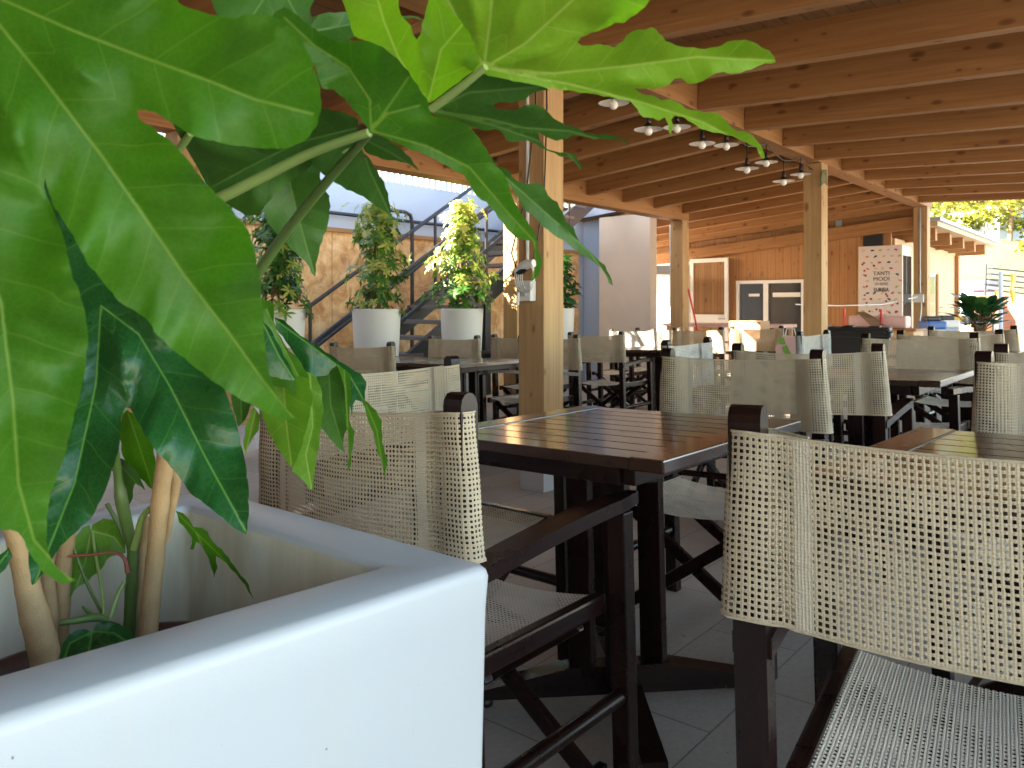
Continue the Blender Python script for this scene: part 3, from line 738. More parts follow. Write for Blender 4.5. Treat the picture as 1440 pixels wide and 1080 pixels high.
# ================================================================== STRING OF LAMPS (each hangs: a thing of its own)
lamp_px = [(863, 146, 1), (912, 183, 0), (952, 180, 1), (987.5, 203, 0), (1021.5, 205, 1), (1050.4, 238, 0), (1077.7, 229, 1), (1102, 255.5, 0), (1126, 246, 1), (1147.5, 270, 0)]
lamp_pos = []
for u, v, hi in [(700, 30, 0), (790, 92, 1)] + lamp_px:
    t_ = (u - CX) / F; Y = 2.97 / (.648 - .7615 * t_); z = H - (v - HV) / F * Y
    if u < 860: z = 2.36 if not hi else 2.49
    lamp_pos.append((t_ * Y, Y, z, hi))
cab = thing('cable_string', 'black cable zigzagging under the main beam carrying the little lamps', 'cable', Matrix.Translation(lamp_pos[5][:2] + (2.6,)))
CI = cab.matrix_basis.inverted()
def lamp(x, y, z, top, label):
    r = thing('pendant_lamp', label, 'lamp', Matrix.Translation((x, y, z)), 'string of little pendant lamps')
    mb = MB(); mb.lathe([(.0, .050), (.016, .050), (.030, .040), (.045, .030), (.075, .018), (.110, .008), (.1105, .006)], 28); mb.build('shade', M_['blackshade'], r)
    mb = MB(); mb.lathe([(.109, .0055), (.075, .0145), (.045, .0265), (.028, .036), (.0, .038)], 28); mb.build('shade_lining', M_['whiteenamel'], r)
    mb = MB(); mb.lathe([(0, .048), (.0165, .048), (.018, .07), (.015, .085), (.017, .098), (.006, .11), (.004, .12), (0, .12)], 16); mb.build('socket', M_['blackshade'], r)
    mb = MB(); R_ = .031; mb.lathe([(R_ * math.sin(R(q)), -.010 - R_ * math.cos(R(q))) for q in range(0, 151, 15)] + [(.012, .034)], 20); mb.build('bulb', M_['bulb'], r)
    mb = MB(); mb.tube([(0, 0, .115), (0, 0, top - z)], .0045, 8); mb.build('cord', M_['blackshade'], r)
    return r
names = ['first in the string, largest, near the big post', 'second in the string, under the leaf tip', 'third in the string, touching a green leaf tip', 'fourth in the string, low, left of a close neighbour',
         'fifth in the string, high, close to its left neighbour', 'sixth in the string, hanging low', 'seventh in the string, high under the beam', 'eighth in the string, hanging low', 'ninth in the string, high, just left of the post', 'last in the string, lowest, in front of the post']
tops = []
for i, (x, y, z, hi) in enumerate(lamp_pos):
    top = z + (.185 if hi else .215); tops.append(Vector((x, y, top)))
    if i >= 2: lamp(x, y, z, top, 'black pendant lamp with white bulb, ' + names[i - 2])
mb = MB()
pts = [Vector(p) for p in tops] ; end = P(8.6, 2.93, 2.50)
pts.append(end)
for i in range(len(pts) - 1):
    p, q = pts[i], pts[i + 1]; mid = (p + q) / 2 - Vector((0, 0, .015))
    mb.tube([p, mid, q], .0055, 7)
for p in tops: mb.tube([p - Vector((0, 0, .02)), p + Vector((0, 0, .02))], .009, 8)
mb.build('flex', M_['blackshade'], cab, CI)
mb = MB()
for i in range(5):
    mb.tube([P(8.585, 2.86, 2.56) + Vector((.01 * i, -.01, 0)), P(8.57, 2.85, 2.47 - .02 * i) + Vector((.015 * i - .02, -.01, 0)), P(8.58, 2.86, 2.36 + .02 * i) + Vector((-.02 + .01 * i, 0, 0))], .004, 6)
tag(mb.build('cable_loop', M_['cable_green'], None), 'loose loop of green cable tied at the top of the middle post', 'cable')

# cables and power strip hung on the big post
t = thing('power_cables', 'two black cables and white power strip with coiled lead hanging on the big wooden post', 'cable', at(3.64, 2.95, 1.3))
TI = t.matrix_basis.inverted()
mb = MB(); X = lambda da, db, z: P(3.655 + da, 2.86 + db, z)
mb.tube([X(0, .06, 2.63), X(-.01, .055, 2.3), X(-.012, .085, 2.05), X(-.02, .12, 1.75), X(-.02, .19, 1.55), X(-.04, .22, 1.40), X(-.04, .18, 1.30)], .005, 7)
mb.tube([X(.01, -.008, 2.63), X(.02, -.01, 2.3), X(.0, -.012, 1.9), X(-.01, -.01, 1.7), X(-.015, .03, 1.5), X(-.03, .06, 1.35)], .005, 7); mb.build('black_cable', M_['black'], t, TI)
mb = MB(); mb.tube([X(-.05, .17, 1.28), X(-.055, .10, 1.32), X(-.055, .03, 1.33)], [.02, .03, .024], 10); mb.build('power_strip', M_['whiteplastic'], t, TI)
mb = MB(); mb.tube([X(-.05, .19, 1.265), X(-.06, .12, 1.285), X(-.055, .09, 1.30)], [.016, .02, .016], 10); mb.build('transformer', M_['black'], t, TI)
mb = MB()
for i in range(5):
    an = [2 * math.pi * k / 16 for k in range(17)]; r1, r2 = .05 + .006 * i, .085 + .008 * (i % 3)
    mb.tube([X(-.06 - .003 * i, .07 + r1 * math.cos(q) + .006 * i, 1.25 + r2 * math.sin(q)) for q in an], .0032, 6, cap=False)
mb.tube([X(-.06, .15, 1.16), X(-.06, .155, 1.08)], .010, 8); mb.build('white_lead', M_['whiteplastic'], t, TI)

# ================================================================== TALL WHITE POTS AND THEIR PLANTS
def pot(a, b, label, name='tall_planter_pot', h=1.19, rt=.232, rb=.175, group='tall white pots outside the left beam', z0=None):
    z0 = fz(b) if z0 is None else z0
    r = thing(name, label, 'planter pot', at(a, b, z0), group)
    mb = MB(); mb.lathe([(0, 0), (rb, 0), (rb + .004, .01), (rt, h - .01), (rt - .003, h), (rt - .022, h), (rt - .028, h - .01), (rt - .05, h - .12)], 48); mb.build('shell', M_['pot'], r)
    mb = MB(); mb.lathe([(0, h - .05), (rt - .03, h - .05)], 32); mb.build('soil', M_['soil'], r)
    return r
class Crown:
    def __init__(s): s.mb = MB(); s.h = []; s.mb.keep = True
    def leaflet(s, base, d, n, L, Wd, h, droop=.3):
        d = d.normalized(); n = (n - d * n.dot(d)); n = n.normalized() if n.length > 1e-4 else d.orthogonal().normalized(); sd = d.cross(n)
        pts = []
        for t_, w_ in ((0, .12), (.3, .8), (.62, 1), (.86, .6), (1, 0)):
            c = base + d * (L * t_) - n * (L * droop * t_ * t_)
            if w_ == 0: pts.append(c)
            else: pts += [c - sd * Wd * w_ * .5 + n * Wd * .12, c + sd * Wd * w_ * .5 + n * Wd * .12]
        f = [[0, 1, 3, 2], [2, 3, 5, 4], [4, 5, 7, 6], [6, 7, 8]]
        s.mb.add(pts, f, None, None, 0, True); s.h += [h] * len(pts)
    def cluster(s, c, out, n=7, L=.09, Wd=.035, hue=.5, spread=.9, droop=.35, hv=.12):
        out = out.normalized(); q = out.to_track_quat('Z', 'Y')
        for i in range(n):
            an = 2 * math.pi * (i + random.uniform(-.2, .2)) / n
            d = q @ Vector((math.cos(an) * spread, math.sin(an) * spread, .45 + random.uniform(-.2, .2)))
            s.leaflet(c, d, q @ Vector((0, 0, 1)), L * random.uniform(.75, 1.15), Wd * random.uniform(.8, 1.15), min(1, max(0, hue + random.uniform(-hv, hv))), droop)
    def build(s, name, mat, parent, M=None): return s.mb.build(name, mat, parent, M, {'h': s.h})
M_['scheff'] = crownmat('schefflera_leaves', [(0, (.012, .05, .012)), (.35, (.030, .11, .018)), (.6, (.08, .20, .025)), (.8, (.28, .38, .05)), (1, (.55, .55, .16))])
M_['fats'] = crownmat('fatsia_leaves', [(0, (.010, .05, .012)), (.5, (.025, .12, .02)), (1, (.10, .26, .03))])
M_['fig'] = crownmat('fig_leaves', [(0, (.006, .035, .014)), (.5, (.015, .075, .022)), (1, (.06, .17, .03))])
def schefflera(a, b, label, h=1.05, rad=.31, bright=.0, n=230, zb=1.15, lean=(0, 0)):
    z0 = fz(b) + zb
    r = thing('schefflera', label, 'plant', at(a, b, z0), 'bushy potted plants outside the left beam')
    for k in range(4):
        an = k * 1.6; mb = MB(); pts = []
        for q in range(8):
            t_ = q / 7; pts.append((math.cos(an) * (.03 + .05 * math.sin(t_ * 4 + k)) + lean[0] * t_, math.sin(an) * (.03 + .05 * math.sin(t_ * 3 + k)) + lean[1] * t_, t_ * h * (.95 - .1 * (k % 3))))
        mb.tube([(0, 0, -.15)] + pts, [.011] + [.011 * (1 - .6 * q / 7) for q in range(8)], 8); mb.build('stem', M_['trunk'], r)
    C = Crown()
    for i in range(n):
        t_ = random.random() ** .85; an = random.uniform(0, 6.283)
        prof = (.70 + .30 * mnoise.noise(Vector((a * 3, t_ * 3.2, 1.5))) * 2 + .25 * (1 - t_)) * (1 if t_ < .8 else 1 - (t_ - .8) * 2.4)
        lob = 1 + .55 * mnoise.noise(Vector((math.cos(an) * 1.3, math.sin(an) * 1.3 + a, t_ * 3)))
        rr = rad * max(.15, prof) * lob * random.uniform(.35, 1.05)
        c = Vector((math.cos(an) * rr + lean[0] * t_, math.sin(an) * rr + lean[1] * t_, h * (t_ * 1.03 - .02)))
        out = Vector((math.cos(an), math.sin(an), .55 + random.uniform(-.3, .5)))
        hue = .34 + bright * t_ + (random.random() ** 2.5) * .55  # lighter upwards: sun on the tops put into the leaf colour
        if i % 11 == 0: c = Vector((c.x * 1.5, c.y * 1.5, c.z + .03))
        C.cluster(c, out, random.choice((6, 7, 8)), random.uniform(.05, .085), .026, hue, .8, .6)
    C.build('foliage', M_['scheff'], r); return r
pot(3.73, 5.82, 'tall white pot at left, mostly behind the green leaf and stem')
pot(4.80, 5.80, 'tall white pot in the middle with a sun patch on its rim')
pot(5.98, 5.80, 'tall white pot by the staircase foot')
pot(7.66, 5.80, 'tall white pot behind the big wooden post')
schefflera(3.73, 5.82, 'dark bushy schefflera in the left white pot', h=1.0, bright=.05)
schefflera(4.80, 5.80, 'variegated schefflera with sunlight coloured into its top leaves in the middle white pot', h=1.02, bright=.30, n=240)
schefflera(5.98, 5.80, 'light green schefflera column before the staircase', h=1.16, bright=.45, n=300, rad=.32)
def fatsia(a, b, z0, label, n=34, rad=.30, h=.62, L=.13, mat='fats', name='fatsia_shrub', hue=.45, nl=8, W=.045, seed=3):
    random.seed(seed)
    r = thing(name, label, 'plant', at(a, b, z0))
    mb = MB(); C = Crown()
    for i in range(n):
        t_ = (i + .5) / n; an = i * 2.4; rr = rad * (1 - .55 * t_) * random.uniform(.5, 1.1)
        c = Vector((math.cos(an) * rr, math.sin(an) * rr, h * (.12 + .88 * t_)))
        mb.tube([(0, 0, h * max(0, t_ - .25) * .9), (c.x * .5, c.y * .5, c.z * .85 + .03), tuple(c)], [.008, .005, .004], 6)
        C.cluster(c, Vector((math.cos(an) * .7, math.sin(an) * .7, .8)), nl, L * random.uniform(.8, 1.2), W, hue + .35 * (t_ - .5), .95, .25)
    mb.tube([(0, 0, -.05), (.01, 0, h * .8)], [.016, .01], 8)
    mb.build('stem', M_['trunk'], r); C.build('foliage', M_[mat], r); return r
fatsia(7.66, 5.80, fz(5.8) + 1.13, 'green fatsia in the white pot behind the big post', h=.72, rad=.34, n=44)

# ================================================================== BEHIND: fridge with printed side, bins, counter, poles
fr = thing('drinks_fridge', 'pink-white drinks fridge printed with fruit and the words tanti modi di bere', 'fridge', at(12.95, 3.38, fz(3.4)))
FR = fr.matrix_basis.inverted() @ RB
f0 = fz(3.4)
mb = MB(); mb.box((13.08, 3.385, f0 + 1.05), (.56, .64, 2.08), bev=.01); mb.build('cabinet', plain('pinkish_white_panel', (.80, .68, .62), .5, var=.02), fr, FR)
mb = MB(); mb.box((13.08, 3.068, f0 + 1.0), (.50, .012, 1.86)); mb.build('glass_door', M_['glass'], fr, FR)
mb = MB(); mb.box((13.2, 3.72, f0 + 1.92), (.20, .06, .24), bev=.04); mb.box((13.2, 3.72, f0 + .9), (.12, .05, 1.7)); mb.build('side_duct', M_['grey'], fr, FR)
M_['ink'] = plain('grey_ink', (.12, .10, .10), .6, var=.03)
FM = RB @ Matrix.Translation((12.795, 3.385, f0)) @ Matrix(((0, 0, 1, 0), (-1, 0, 0, 0), (0, 1, 0, 0), (0, 0, 0, 1)))
def txt(s, x, z, size, mat, sx=1.0, bold=0.0):
    cu = bpy.data.curves.new('lettering', 'FONT'); cu.body = s; cu.size = size; cu.align_x = 'CENTER'; cu.extrude = .0012; cu.offset = bold; cu.resolution_u = 3
    tmp = bpy.data.objects.new('tmp', cu); sc.collection.objects.link(tmp)
    dg = bpy.context.evaluated_depsgraph_get(); me = bpy.data.meshes.new_from_object(tmp.evaluated_get(dg)); me.name = 'lettering'
    bpy.data.objects.remove(tmp)
    for v in me.vertices: v.co.x *= sx
    me.materials.clear(); me.materials.append(mat)
    o = bpy.data.objects.new('lettering', me); sc.collection.objects.link(o); o.parent = fr
    o.matrix_basis = fr.matrix_basis.inverted() @ FM @ Matrix.Translation((x, z, .001)); return o
txt('TANTI', 0.02, 1.63, .088, M_['ink'], .95); txt('MODI', 0.02, 1.545, .088, M_['ink'], 1.06)
M_['ink2'] = plain('pale_ink', (.30, .25, .25), .6, var=.03)
txt('DI BERE', 0.02, 1.475, .066, M_['ink2'], .86); txt('LURISIA', 0.02, 1.375, .088, M_['ink'], .72, .002)
mats = [plain('fruit_%s' % n_, c_, .5) for n_, c_ in (('cherry', (.35, .01, .015)), ('orange', (.75, .30, .08)), ('lime', (.45, .45, .06)), ('pink', (.62, .08, .10)), ('leafy', (.04, .06, .02)), ('peach', (.80, .48, .25)))]
PRINT = MB(); PRINT.keep = True
def blobs(k, pts_, mb=PRINT):
    for x, z, rx, rz, an in pts_:
        vs = []
        for i in range(14):
            q = 2 * math.pi * i / 14; e = 1 + .12 * math.sin(3 * q + x * 40)
            X_, Z_ = rx * math.cos(q) * e, rz * math.sin(q) * e
            vs.append((x + X_ * math.cos(an) - Z_ * math.sin(an), z + X_ * math.sin(an) + Z_ * math.cos(an), .0025 + .0004 * k))
        mb.add(vs, [list(range(14))], None, None, k)
random.seed(11)
sets = {k: [] for k in range(6)}
for j in range(15):
    z = 2.02 - j * .095
    for i in range(5):
        x = -.24 + i * .12 + (.05 if j % 2 else 0) + random.uniform(-.015, .015)
        if abs(x - .02) < .17 and 1.36 < z < 1.72: continue
        if x > .29: continue
        k = random.choice((1, 2, 3, 4, 5, 1, 5)); sets[k].append((x, z, .028, .014, random.uniform(-.6, .6)))
for i in range(30):
    x, z = random.uniform(-.27, .27), random.uniform(.85, 1.85)
    if abs(x - .02) < .155 and 1.34 < z < 1.72: continue
    sets[0].append((x, z, .016, .016, 0))
for k in sets: blobs(k, sets[k])
# the printed portrait low on the panel: a dark-haired head and shoulder
vs = [(.0 + .085 * math.cos(q) * (1.1 if math.cos(q) > 0 else .8), .93 + .10 * math.sin(q) + .03 * math.cos(q), .0050) for q in [2 * math.pi * i / 20 for i in range(20)]]
PRINT.add(vs, [list(range(20))], None, None, 4); PRINT.add([(.07, .95, .0050), (.12, .74, .0050), (.05, .78, .0050)], [[0, 2, 1]], None, None, 4)
PRINT.add([(-.035 + .04 * math.cos(q), .90 + .055 * math.sin(q), .0056) for q in [2 * math.pi * i / 16 for i in range(16)]], [list(range(16))], None, None, 5)
PRINT.build('fruit_print', mats, fr, fr.matrix_basis.inverted() @ FM)

# counter with a red-legged machine
ct = thing('wooden_counter', 'orange-lit wooden counter below the printed fridge', 'counter', at(11.6, 3.05, fz(3)))
IM = ct.matrix_basis.inverted() @ RB; z0 = fz(3)
mb = MB(); mb.box((11.6, 3.05, z0 + .40), (.55, .95, .80), bev=.01); mb.build('body', M_['palewood'], ct, IM)
mb = MB(); mb.box((11.6, 3.05, z0 + .815), (.62, 1.02, .03), bev=.006); mb.build('worktop', M_['plank'], ct, IM)
mc = thing('pink_press_machine', 'pale pink bench machine with two red uprights on the counter', 'machine', at(11.5, 3.05, z0 + .83))
IM = mc.matrix_basis.inverted() @ RB
mb = MB(); mb.box((11.5, 3.05, z0 + .92), (.28, .75, .17), bev=.03); mb.build('housing', M_['pink'], mc, IM)
for b in (2.98, 3.47): mb = MB(); mb.tube([(11.33, b, z0 + .84), (11.33, b, z0 + 1.10)], [.022, .016], 10); mb.build('red_upright', M_['red'], mc, IM)
mb = MB()
for i in range(7):
    mb.tube([(11.3 - .01 * i, 3.30 - .02 * i, z0 + 1.06), (11.28, 3.2 - .025 * i, z0 + .98), (11.27, 3.08 - .03 * i, z0 + .86), (11.27, 3.0 - .03 * i, z0 + .60)], .007, 6)
mb.build('cable_bundle', M_['trunk'], mc, IM)
mb = MB(); mb.tube([(13.42, 3.0, 1.22), (12.4, 3.25, 1.10), (11.5, 3.6, 1.08), (10.9, 4.0, 1.10)], .009, 6); mb.tube([(13.46, 2.95, 1.15), (13.2, 2.9, .95), (12.9, 2.86, .80)], .009, 6)
tag(mb.build('hanging_cable', M_['whiteplastic'], None, RB), 'thin pale cable strung across the front of the printed fridge', 'cable')
# yellow upright
t = thing('yellow_pole', 'narrow yellow steel upright left of the printed fridge', 'pole', at(13.3, 3.82, fz(3.8)))
mb = MB(); mb.box((13.3, 3.82, fz(3.8) + 1.08), (.05, .05, 2.10), bev=.004); mb.box((13.3, 3.82, fz(3.8) + .01), (.14, .14, .02)); mb.build('upright', M_['yellow'], t, t.matrix_basis.inverted() @ RB)
# wheeled bin
bn = thing('wheeled_bin', 'big black wheeled bin with ribbed lid behind the middle post', 'bin', at(9.6, 2.88, fz(2.9), R(12)))
mb = MB(); vs = [(-.27, -.38, .08), (.27, -.38, .08), (.27, .38, .08), (-.27, .38, .08), (-.33, -.44, .80), (.33, -.44, .80), (.33, .44, .80), (-.33, .44, .80)]
mb.add(vs, [[3, 2, 1, 0], [0, 1, 5, 4], [1, 2, 6, 5], [2, 3, 7, 6], [3, 0, 4, 7], [4, 5, 6, 7]]); mb.box((0, 0, .80), (.70, .92, .05), bev=.015); mb.build('body', M_['black'], bn)
mb = MB(); mb.box((0, 0, .86), (.66, .90, .06), bev=.028)
for y in (-.28, 0, .28): mb.box((0, y, .895), (.5, .12, .02), bev=.009)
mb.box((-.36, 0, .835), (.05, .8, .03), bev=.01); mb.build('lid', M_['black'], bn)
for y in (-.36, .36): mb = MB(); mb.tube([(.25, y - .03, .09), (.25, y + .03, .09)], .09, 18); mb.build('wheel', M_['black'], bn)
# pink table, carton, broom, bag below the window
t = thing('pink_worktop', 'long pale pink worktop under the white window', 'worktop', at(11.2, 5.2, fz(5.2)))
IM = t.matrix_basis.inverted() @ RB; z0 = fz(5)
mb = MB(); mb.box((11.3, 5.2, z0 + .90), (.7, 1.9, .05), bev=.01); mb.build('top', M_['pink'], t, IM)
for a in (11.02, 11.58):
    for b in (4.32, 6.08): mb = MB(); mb.box((a, b, z0 + .44), (.05, .05, .88)); mb.build('leg', M_['palewood'], t, IM)
t = thing('cardboard_carton', 'plain brown cardboard carton standing on a sunlit table', 'carton', at(9.2, 3.95, .66))
mb = MB(); mb.box((0, 0, .12), (.3, .4, .22), bev=.004)
mb.build('carton_box', M_['cardboard'], t)
mb = MB(); mb.box((0, 0, .2315), (.302, .06, .002)); mb.build('tape', M_['palewood'], t)
t = thing('broom', 'red-handled broom leaning against the pink-lit left post', 'broom', at(10.25, 5.22, fz(5.2)))
mb = MB(); mb.tube([(0, -.22, .10), (-.02, .10, 1.45)], .013, 10); mb.build('handle', M_['red'], t)
mb = MB(); mb.prism([(-.18, 0), (.18, 0), (.14, .12), (-.14, .12)], 0, -.03, .03, M=Matrix.Translation((0, -.23, 0))); mb.build('bristles', M_['black'], t)
t = thing('printed_bag', 'pink and green printed bag hanging left of the middle post', 'bag', at(7.9, 2.95, .62))
mb = MB(); mb.prism([(-.12, -.22), (.12, -.22), (.14, .02), (.06, .15), (-.07, .14), (-.14, .0)], 0, -.05, .05); mb.build('body', M_['pink'], t)
mb = MB(); mb.prism([(-.10, -.2), (-.02, -.18), (.07, .03), (.02, .05)], 0, -.056, -.051); mb.prism([(.03, .06), (.10, .06), (.11, .12), (.05, .13)], 0, -.056, -.051); mb.build('print', M_['green'], t)
mb = MB(); mb.tube([(0, -.06, .12), (0, -.04, .22), (0, .04, .22), (0, .06, .12)], .006, 6); mb.build('strap', M_['whiteplastic'], t)

# ================================================================== RIGHT BACKGROUND, in full sun
h2 = thing('timber_annex', 'pale timber annex with projecting rafter ends beyond the last post', 'building', at(16.5, 4.2, 0))
IM = h2.matrix_basis.inverted() @ RB
mb = MB(); mb.box((16.2, 3.46, 1.05), (4.8, .08, 2.3), axis=2); mb.box((18.64, 5.5, 1.05), (.08, 4.0, 2.3), axis=1); mb.build('siding', M_['palewood'], h2, IM)
mb = MB(); mb.box((18.6, 3.40, 1.05), (.16, .10, 2.2), axis=2); mb.build('corner_post', M_['glulam'], h2, IM)
for a_ in (15.45, 16.75): mb = MB(); mb.box((a_, 3.40, .82), (.13, .06, 1.75), axis=2); mb.build('door_post', M_['glulam'], h2, IM)
mb = MB(); mb.box((16.08, 3.43, .85), (1.1, .06, 1.7)); w_ = mb.build('glass_door', M_['windowwhite'], h2, IM)
mb = MB(); mb.box((16.08, 3.395, .85), (.95, .012, 1.58)); mb.build('pane', M_['glass'], w_, Matrix())
a = 14.5
while a < 19.8:
    mb = MB(); Mx = Matrix.Translation((a, 3.0, 2.30)) @ Matrix.Rotation(-.02, 4, 'X'); mb.box((0, 1.1, 0), (.14, 2.3, .24), M=Mx, bev=.003); mb.build('rafter', M_['glulam'], h2, IM); a += 1.15
mb = MB(); Mx = Matrix.Translation((17.3, 2.95, 2.43)) @ Matrix.Rotation(-.02, 4, 'X'); mb.box((-.25, 2.4, 0), (5.9, 5.0, .08), M=Mx); mb.build('roof', M_['palewood'], h2, IM)
mb = MB(); mb.box((-.25, 2.4, .07), (6.0, 5.1, .06), M=Mx); mb.build('roofing', M_['whitewall'], h2, IM)

def upx(u, Y): return ((u - CX) / F * Y, Y)
# board fence, white pole, loungers stack, kiosk, orange netting
x0, y0 = upx(1396, 21); x1, y1 = upx(1500, 18)
def wall_between(p, q, z0, z1, th): 
    p, q = Vector((*p, 0)), Vector((*q, 0)); d = q - p; an = math.atan2(d.y, d.x)
    Mx = Matrix.Translation((p + q) / 2 + Vector((0, 0, (z0 + z1) / 2))) @ Matrix.Rotation(an, 4, 'Z'); mb = MB()
    mb.box((0, 0, 0), (d.length, th, z1 - z0), M=Mx, axis=0); return mb
mb = wall_between((x0, y0), (x1, y1), -.1, 1.38, .06)
tag(mb.build('board_fence', M_['redfence']), 'red-brown horizontal board fence at the right edge', 'fence')
mb = wall_between(upx(1364, 20), upx(1394, 20.6), -.1, 1.36, .2)
tag(mb.build('plywood_hoarding', M_['palewood']), 'pale wooden hoarding left of the red-brown fence', 'hoarding')
t = thing('white_pole', 'slim white pole standing before the red-brown fence', 'pole', Matrix.Translation((*upx(1407, 17), -.05)))
mb = MB(); mb.tube([(0, 0, 0), (0, 0, 1.9)], .045, 12); mb.lathe([(.12, 0), (.12, .03), (.05, .05)], 16); mb.build('shaft', M_['whitewall'], t)
t = thing('sun_awning', 'grey slatted awning frame leaning above the red-brown fence', 'awning', Matrix.Translation((*upx(1415, 24), 1.4)))
for i in range(5):
    mb = MB(); mb.box((.02 * i, 0, .12 + .17 * i), (1.35, .25, .05), M=Matrix.Rotation(.1, 4, 'Y')); mb.build('slat', M_['steel'], t)
for s in (-.62, .66): mb = MB(); mb.tube([(s - .05, 0, -.1), (s, 0, 1.0)], .03, 8); mb.build('frame_leg', M_['steel'], t)
t = thing('white_kiosk', 'white boxy kiosk with a red edge strip left of the slatted awning', 'kiosk', Matrix.Translation((*upx(1372, 25), 0)))
mb = MB(); mb.box((0, 0, .9), (.9, 1.2, 2.0), bev=.02); mb.build('body', M_['whitewall'], t)
mb = MB(); mb.box((0, -.61, 1.55), (.9, .02, .05)); mb.build('edge_strip', M_['red'], t)
for i, u in enumerate((1401, 1424)):
    t = thing('safety_netting', ('orange netting strip draped over the fence left of the slatted awning', 'orange netting strip hanging in front of the slatted awning')[i], 'netting', Matrix.Translation((*upx(u, 19.4 if i else 20.3), 1.38)), 'orange netting strips')
    mb = MB(); mb.keep = True
    mb.grid(lambda i_, j_: (((i_ - .5) * (.10 + .04 * math.sin(j_ * 11)) + .02 * math.sin(j_ * 9), .03 * math.sin(i_ * 6), (.75 if u > 1410 else .32) * (1 - j_) - .22), (i_, j_)), 8, 8); mb.build('net', M_['orange'], t)
# fiddle-leaf fig on a low white tub, recycling bins
X_, Y_ = upx(1378, 9.0)
r = thing('white_tub', 'low white tub holding the fiddle-leaf fig on the right', 'planter pot', Matrix.Translation((X_, Y_, 0)))
mb = MB(); mb.lathe([(0, 0), (.25, 0), (.34, .76), (.31, .76), (.29, .69)], 36); mb.build('shell', M_['pot'], r); mb = MB(); mb.lathe([(0, .71), (.29, .71)], 24); mb.build('soil', M_['soil'], r)
random.seed(5)
r = thing('fiddle_leaf_fig', 'glossy dark fiddle-leaf fig in the low white tub', 'plant', Matrix.Translation((X_, Y_, .74)))
C = Crown(); mb = MB()
for i in range(60):
    an = i * 2.4; el = random.uniform(.05, 1.2); L0 = random.uniform(.10, .28); d = Vector((math.cos(an) * math.cos(el), math.sin(an) * math.cos(el), math.sin(el)))
    c = Vector((math.cos(an) * .07, math.sin(an) * .07, .05 + .2 * random.random())) + d * L0 * .6
    mb.tube([(0, 0, -.05), (c.x * .5, c.y * .5, c.z * .6), tuple(c)], .005, 5)
    C.leaflet(c, d + Vector((0, 0, .1)), Vector((0, 0, 1)), random.uniform(.16, .26), .135, random.uniform(.1, 1), .25)
mb.build('stem', M_['trunk'], r); C.build('foliage', M_['fig'], r)
for i, (u, Y0, lid, body, lab) in enumerate(((1311, 11.2, 'blue', 'whiteplastic', 'waste bin with blue lid and dark opening beside the last post'), (1331, 12.0, 'whiteplastic', 'whitewall', 'white waste bin with pale lid, right of the blue-lidded one'))):
    t = thing('waste_bin', lab, 'bin', Matrix.Translation((*upx(u, Y0), 0)), 'waste bins by the last post')
    mb = MB(); mb.box((0, 0, .37), (.25, .25, .74), bev=.02); mb.build('body', M_[body], t)
    mb = MB(); mb.box((0, 0, .80), (.28, .28, .12), bev=.03); mb.build('lid', M_[lid], t)
    mb = MB(); mb.box((0, -.128, .60), (.12, .012, .12)); mb.build('opening', M_['black'], t)
    mb = MB(); mb.box((0, .03, .89), (.22, .16, .08), bev=.03); mb.build('flap', M_['black'], t)
t = thing('serving_table', 'white table with small packets beyond the waste bins', 'table', Matrix.Translation((*upx(1345, 12.6), 0)))
mb = MB(); mb.box((0, 0, .80), (1.0, .6, .04), bev=.004); mb.build('top', M_['whitewall'], t)
for s in (-1, 1):
    for q in (-1, 1): mb = MB(); mb.tube([(s * .45, q * .25, 0), (s * .45, q * .25, .78)], .018, 8); mb.build('leg', M_['galv'], t)
for i, (dx, mt) in enumerate(((-.25, 'pink'), (-.05, 'yellow'), (.15, 'whiteplastic'), (.3, 'blue'))):
    mb = MB(); mb.box((0, 0, .05), (.14, .16, .10), bev=.015); o = mb.build('packet', M_[mt], None, Matrix.Translation((upx(1345, 12.6)[0] + dx, 12.55, .822)))
    tag(o, ('pink packet leftmost on the white serving table', 'yellow packet on the white serving table', 'white packet on the white serving table', 'blue packet rightmost on the white serving table')[i], 'packet', 'packets on the serving table')

